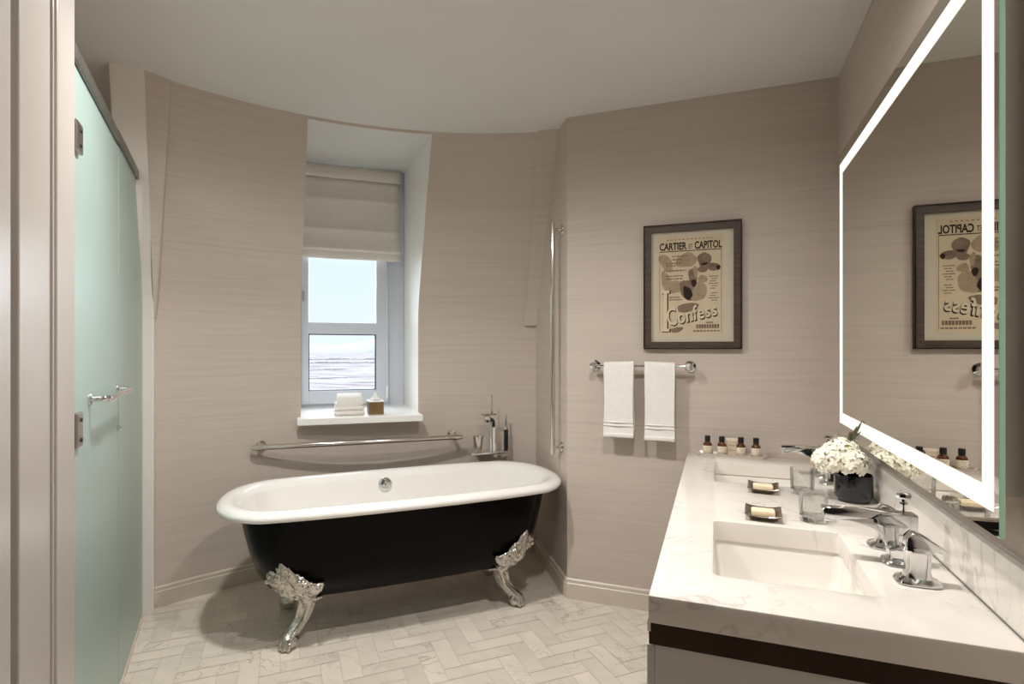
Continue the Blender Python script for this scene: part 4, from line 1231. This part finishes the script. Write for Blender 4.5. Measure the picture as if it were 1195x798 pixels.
    dish(0.155, 2.118, R(-5), 'square silver soap dish farther back, just in front of the far sink', 'ivory soap bar in the farther soap dish')

    def tumbler(x, y, lab):
        g = thing('glass_tumbler', lab, 'glass', (x, y, CT + 0.0003), group='clear tumblers on the counter')
        bm = BM()
        lathe(bm, [(0.0368, 0.0165), (0.0390, 0.084), (0.0385, 0.0865), (0.0375, 0.0865), (0.0370, 0.084), (0.0350, 0.0165)], 40, cap0=False, cap1=False)
        obj('glass_wall', bm, M['clear_wall'], g, smooth=True, angle=60)
        bm = BM()
        lathe(bm, [(0.032, 0.0), (0.0358, 0.003), (0.0367, 0.016), (0.034, 0.0172), (0.028, 0.0150)], 40)
        obj('thick_base', bm, M['glass'], g, smooth=True, angle=50)
    tumbler(0.265, 1.797, 'clear glass tumbler behind the near spout tip')
    tumbler(0.280, 2.128, 'clear glass tumbler at the edge of the far sink, left of the black vase')

    VX, VY = 0.424, 2.083
    v = thing('vase', 'round black vase holding white flowers between the two sinks', 'vase', (VX, VY, CT + 0.0002))
    bm = BM(); lathe(bm, [(0.046, 0.0), (0.047, 0.008), (0.053, 0.012), (0.0555, 0.020), (0.0560, 0.085), (0.0545, 0.089), (0.052, 0.088), (0.051, 0.06), (0.050, 0.02), (0.0, 0.018)], 48, cap1=False)
    obj('vase_body', bm, M['vase'], v, smooth=True, angle=40)
    bm = BM(); lathe(bm, [(0.0505, 0.060), (0.0, 0.061)], 32, cap1=False, cap0=False)
    obj('water_surface', bm, M['vase'], v)
    fl = thing('hydrangea_bunch', 'dense cream white hydrangea bunch with an olive leaf sprig in the black vase', 'flowers', (VX - 0.030, VY, CT + 0.125))
    rnd = random.Random(21)
    heads = (((-0.046, -0.022, 0.008), 0.047), ((0.022, -0.036, 0.006), 0.044), ((-0.022, 0.032, 0.010), 0.048), ((0.026, 0.028, 0.008), 0.040), ((-0.008, -0.004, 0.032), 0.050))
    for hc, hr in heads:
        bm = BM()
        ell(bm, hc, hr * 0.80, hr * 0.80, hr * 0.72, 2)
        for f in bm.faces: f.material_index = 1
        n = 80
        for i in range(n):
            zf = 1 - 2 * (i + 0.5) / n
            if zf < -0.72: continue
            a = i * 2.39996 + rnd.uniform(-.2, .2)
            rr = math.sqrt(max(0, 1 - zf * zf))
            nrm = Vector((rr * math.cos(a), rr * math.sin(a), zf))
            nrm = (nrm + Vector((rnd.uniform(-.3, .3), rnd.uniform(-.3, .3), rnd.uniform(-.2, .3)))).normalized()
            c = Vector(hc) + Vector((rr * math.cos(a) * hr, rr * math.sin(a) * hr, zf * hr * 0.9)) * rnd.uniform(0.9, 1.06)
            if c.z < -0.030: c.z = -0.030 + rnd.uniform(0, 0.006)
            q = nrm.to_track_quat('Z', 'Y').to_matrix()
            sp = rnd.uniform(0, 2 * PI); s = rnd.uniform(0.0105, 0.0145)
            for p in range(4):
                pa = sp + p * PI / 2
                d1 = Vector((math.cos(pa), math.sin(pa), 0)); d2 = Vector((-d1.y, d1.x, 0))
                pts = [Vector((0, 0, 0)), d1 * s * 0.5 + d2 * s * 0.45 + Vector((0, 0, 0.002)), d1 * s * 1.0 + d2 * s * 0.40 + Vector((0, 0, rnd.uniform(-0.001, 0.004))),
                       d1 * s * 1.18 + Vector((0, 0, rnd.uniform(-0.002, 0.003))), d1 * s * 1.0 - d2 * s * 0.40 + Vector((0, 0, rnd.uniform(-0.001, 0.004))), d1 * s * 0.5 - d2 * s * 0.45 + Vector((0, 0, 0.002))]
                vs = [bm.verts.new(c + q @ x) for x in pts]
                bm.faces.new((vs[0], vs[1], vs[2], vs[3])); bm.faces.new((vs[0], vs[3], vs[4], vs[5]))
        obj('flower_head', bm, [M['petal'], M['petal_heart']], fl, smooth=True, recalc=False)
    def leaf(base, tip, wd, bend):
        bm = BM(); base, tip = Vector(base), Vector(tip)
        d = tip - base; sd = d.cross(Vector((0.5, 0.9, 0.2))).normalized(); up = d.cross(sd).normalized()
        rows = []
        for k in range(8):
            u = k / 7; w = wd * math.sin(PI * min(1, u * 0.92 + 0.06)) ** 0.8
            c = base + d * u + up * bend * u * u
            rows.append([bm.verts.new(c - sd * w + up * 0.003), bm.verts.new(c), bm.verts.new(c + sd * w + up * 0.003)])
        for a, b in zip(rows, rows[1:]):
            for i in (0, 1): bm.faces.new((a[i], a[i + 1], b[i + 1], b[i]))
        lo = obj('leaf', bm, M['leaf'], fl, smooth=True)
        md = lo.modifiers.new('thick', 'SOLIDIFY'); md.thickness = 0.0008
    leaf((0.022, 0.012, 0.06), (0.060, 0.018, 0.136), 0.0042, 0.008)
    leaf((0.020, 0.012, 0.06), (0.044, 0.016, 0.120), 0.0048, -0.004)
    leaf((0.018, 0.014, 0.06), (0.026, 0.022, 0.098), 0.0035, 0.004)
    leaf((0.022, 0.010, 0.07), (0.054, 0.006, 0.104), 0.0035, 0.002)
    bm = BM()
    tube(bm, [(0.012, 0.008, -0.05), (0.016, 0.01, 0.03), (0.026, 0.012, 0.10)], 0.0018, 8)
    obj('stem', bm, M['leaf'], fl)
build_counter_things()

# ------------------------------------------------------------------ outside the window
def build_outside():
    # snowy river plain far below
    g = N('snowy_plain')
    b = g.n('ShaderNodeBsdfDiffuse')
    ge = g.n('ShaderNodeNewGeometry')
    mp = g.n('ShaderNodeMapping'); mp.inputs['Rotation'].default_value = (0, 0, R(-W_ANG - 6)); mp.inputs['Scale'].default_value = (0.009, 0.024, 0)
    g.l(ge.outputs['Position'], mp.inputs['Vector'])
    n1 = g.n('ShaderNodeTexNoise'); n1.inputs['Scale'].default_value = 1.0; n1.inputs['Detail'].default_value = 8; n1.inputs['Roughness'].default_value = 0.65
    g.l(mp.outputs[0], n1.inputs['Vector'])
    rp = g.n('ShaderNodeValToRGB')
    e = rp.color_ramp.elements
    e[0].position = 0.40; e[0].color = lin((142, 126, 130)) + (1,)
    e[1].position = 0.60; e[1].color = lin((186, 179, 176)) + (1,)
    m = rp.color_ramp.elements.new(0.47); m.color = lin((174, 160, 160)) + (1,)
    g.l(n1.outputs['Fac'], rp.inputs[0]); g.l(rp.outputs[0], b.inputs[0]); g.l(b.outputs[0], g.out.inputs[0])
    Z = -38
    bm = BM()
    vs = [bm.verts.new(W(u, n, Z)) for u, n in ((-9000, 40), (9000, 40), (9000, 12000), (-9000, 12000))]
    bm.faces.new(vs)
    struct('ground', bm, g.m)
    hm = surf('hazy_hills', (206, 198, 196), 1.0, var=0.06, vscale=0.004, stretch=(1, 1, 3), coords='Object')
    bm = BM()
    rnd = random.Random(8)
    rings = []
    for i in range(80):
        u = -5000 + 10000 * i / 79
        h = 40 + 40 * math.sin(i * 0.31) + 25 * math.sin(i * 0.83 + 1) + rnd.uniform(-6, 6)
        rings.append([W(u, 7000, Z), W(u, 7300, Z + 60 + max(5, h)), W(u, 8200, Z + 70 + max(5, h) * 1.1), W(u, 9000, Z)])
    loft(bm, rings, True, True, closed=False) if False else None
    V = [[bm.verts.new(p) for p in r] for r in rings]
    for a, b2 in zip(V, V[1:]):
        for i in range(3): bm.faces.new((a[i], a[i + 1], b2[i + 1], b2[i]))
    struct('hills', bm, hm, smooth=True)
    tm = surf('hazy_bare_trees', (232, 216, 217), 1.0, var=0.08, vscale=0.02)  # pale tone carries the haze and offsets the trees' shaded near sides
    def belt(n, u0, u1, h, seed):
        rnd = random.Random(seed); bm = BM()
        k = int((u1 - u0) / (h * 1.5))
        for i in range(k):
            u = u0 + (u1 - u0) * i / k + rnd.uniform(-h, h) * 0.4
            s = h * rnd.uniform(0.3, 1.0)
            ell(bm, W(u, n + rnd.uniform(-h, h) * 3, Z + s * 0.2), h * rnd.uniform(1.0, 3.0), h * 2.5, s * 0.6, 1)
        return bm
    for nn, u0, u1, h, sd, lab in ((800, -40, 40, 3.0, 1, 'nearest dark streak of bare trees on the snow beyond the window'), (1150, -160, 60, 5, 2, 'low bare tree band behind the nearest dark streak beyond the window'), (1700, -260, 200, 9, 3, 'mauve band of bare trees across the middle of the view beyond the window'), (2300, -300, 330, 12, 4, 'farther mauve tree band under the pale hills beyond the window')):
        o = obj('tree_belt', belt(nn, u0, u1, h, sd), tm, smooth=True)
        tag(o, lab, 'trees', 'tree bands beyond the window', 'stuff')
build_outside()

# ------------------------------------------------------------------ lamps, sky, camera
def downlight(name, loc, energy, size=0.05, angle=168, color=(1.0, 0.972, 0.952), label=''):
    x, y = loc
    t = thing(name, label, 'ceiling light', (x, y, ZC), group='recessed ceiling lights')
    bm = BM(); lathe(bm, [(0.060, 0.0), (0.060, -0.004), (0.050, -0.006), (0.046, -0.001)], 32, cap0=False, cap1=False)
    obj('trim_ring', bm, M['trim_metal'], t, smooth=True, angle=40)
    L = bpy.data.lights.new(name, 'SPOT'); L.energy = energy; L.shadow_soft_size = size; L.spot_size = R(angle); L.spot_blend = 1.0; L.color = color
    o = bpy.data.objects.new('lamp', L); link(o, t); o.location = (0, 0, -0.02)
    return o

EN = 1.0
downlight('ceiling_light', (-0.20, 1.30), 84 * EN, label='recessed round ceiling light above the vanity')
downlight('ceiling_light', (-1.25, 1.38), 122 * EN, label='recessed round ceiling light in front of the bathtub')
q = P0 + Vector((math.cos(GA), math.sin(GA), 0)) * 0.95 + Vector((-math.sin(GA), math.cos(GA), 0)) * -0.5
downlight('ceiling_light', (q.x, q.y), 40 * EN, color=(1.0, 0.96, 0.92), label='recessed round ceiling light inside the shower')

# bright overcast sky light slanting in through the dormer
sun = bpy.data.lights.new('sky_light', 'SUN'); sun.energy = 12.0; sun.angle = R(90); sun.color = (0.86, 0.94, 1.0)
so = bpy.data.objects.new('sky_light', sun); link(so)
dirv = (wy * -1.0 + wx * 0.02 + Vector((0, 0, -0.42))).normalized()
so.rotation_euler = dirv.to_track_quat('-Z', 'Y').to_euler()

wd = bpy.data.worlds.new('winter_sky'); S.world = wd; wd.use_nodes = True
nt = wd.node_tree; nt.nodes.clear()
out = nt.nodes.new('ShaderNodeOutputWorld'); bg = nt.nodes.new('ShaderNodeBackground')
tc = nt.nodes.new('ShaderNodeTexCoord'); sx = nt.nodes.new('ShaderNodeSeparateXYZ'); rp = nt.nodes.new('ShaderNodeValToRGB')
nt.links.new(tc.outputs['Generated'], sx.inputs[0]); nt.links.new(sx.outputs[2], rp.inputs[0])
rp.color_ramp.elements[0].color = (0.88, 0.955, 1.0, 1); rp.color_ramp.elements[1].position = 0.45; rp.color_ramp.elements[1].color = (0.66, 0.88, 1.0, 1)
nt.links.new(rp.outputs[0], bg.inputs[0]); bg.inputs[1].default_value = 1.0
nt.links.new(bg.outputs[0], out.inputs[0])

cam = bpy.data.cameras.new('camera'); co = bpy.data.objects.new('camera', cam); link(co)
co.location = (0, 0, 1.3); co.rotation_euler = (R(90), 0, R(20.4))
cam.sensor_fit = 'HORIZONTAL'; cam.sensor_width = 36.0; cam.lens = 36.0 * 640 / 1195
cam.shift_y = -9 / 1195 * -1 
cam.clip_start = 0.02; cam.clip_end = 30000
S.camera = co

S.view_settings.view_transform = 'Standard'; S.view_settings.look = 'None'
S.view_settings.gamma = 1.0; S.view_settings.exposure = 0.12
try: S.view_settings.use_curve_mapping = False
except Exception: pass
S.cycles.use_denoising = True
S.cycles.max_bounces = 12; S.cycles.diffuse_bounces = 6; S.cycles.glossy_bounces = 6; S.cycles.transmission_bounces = 10; S.cycles.transparent_max_bounces = 12
S.cycles.sample_clamp_indirect = 6.0
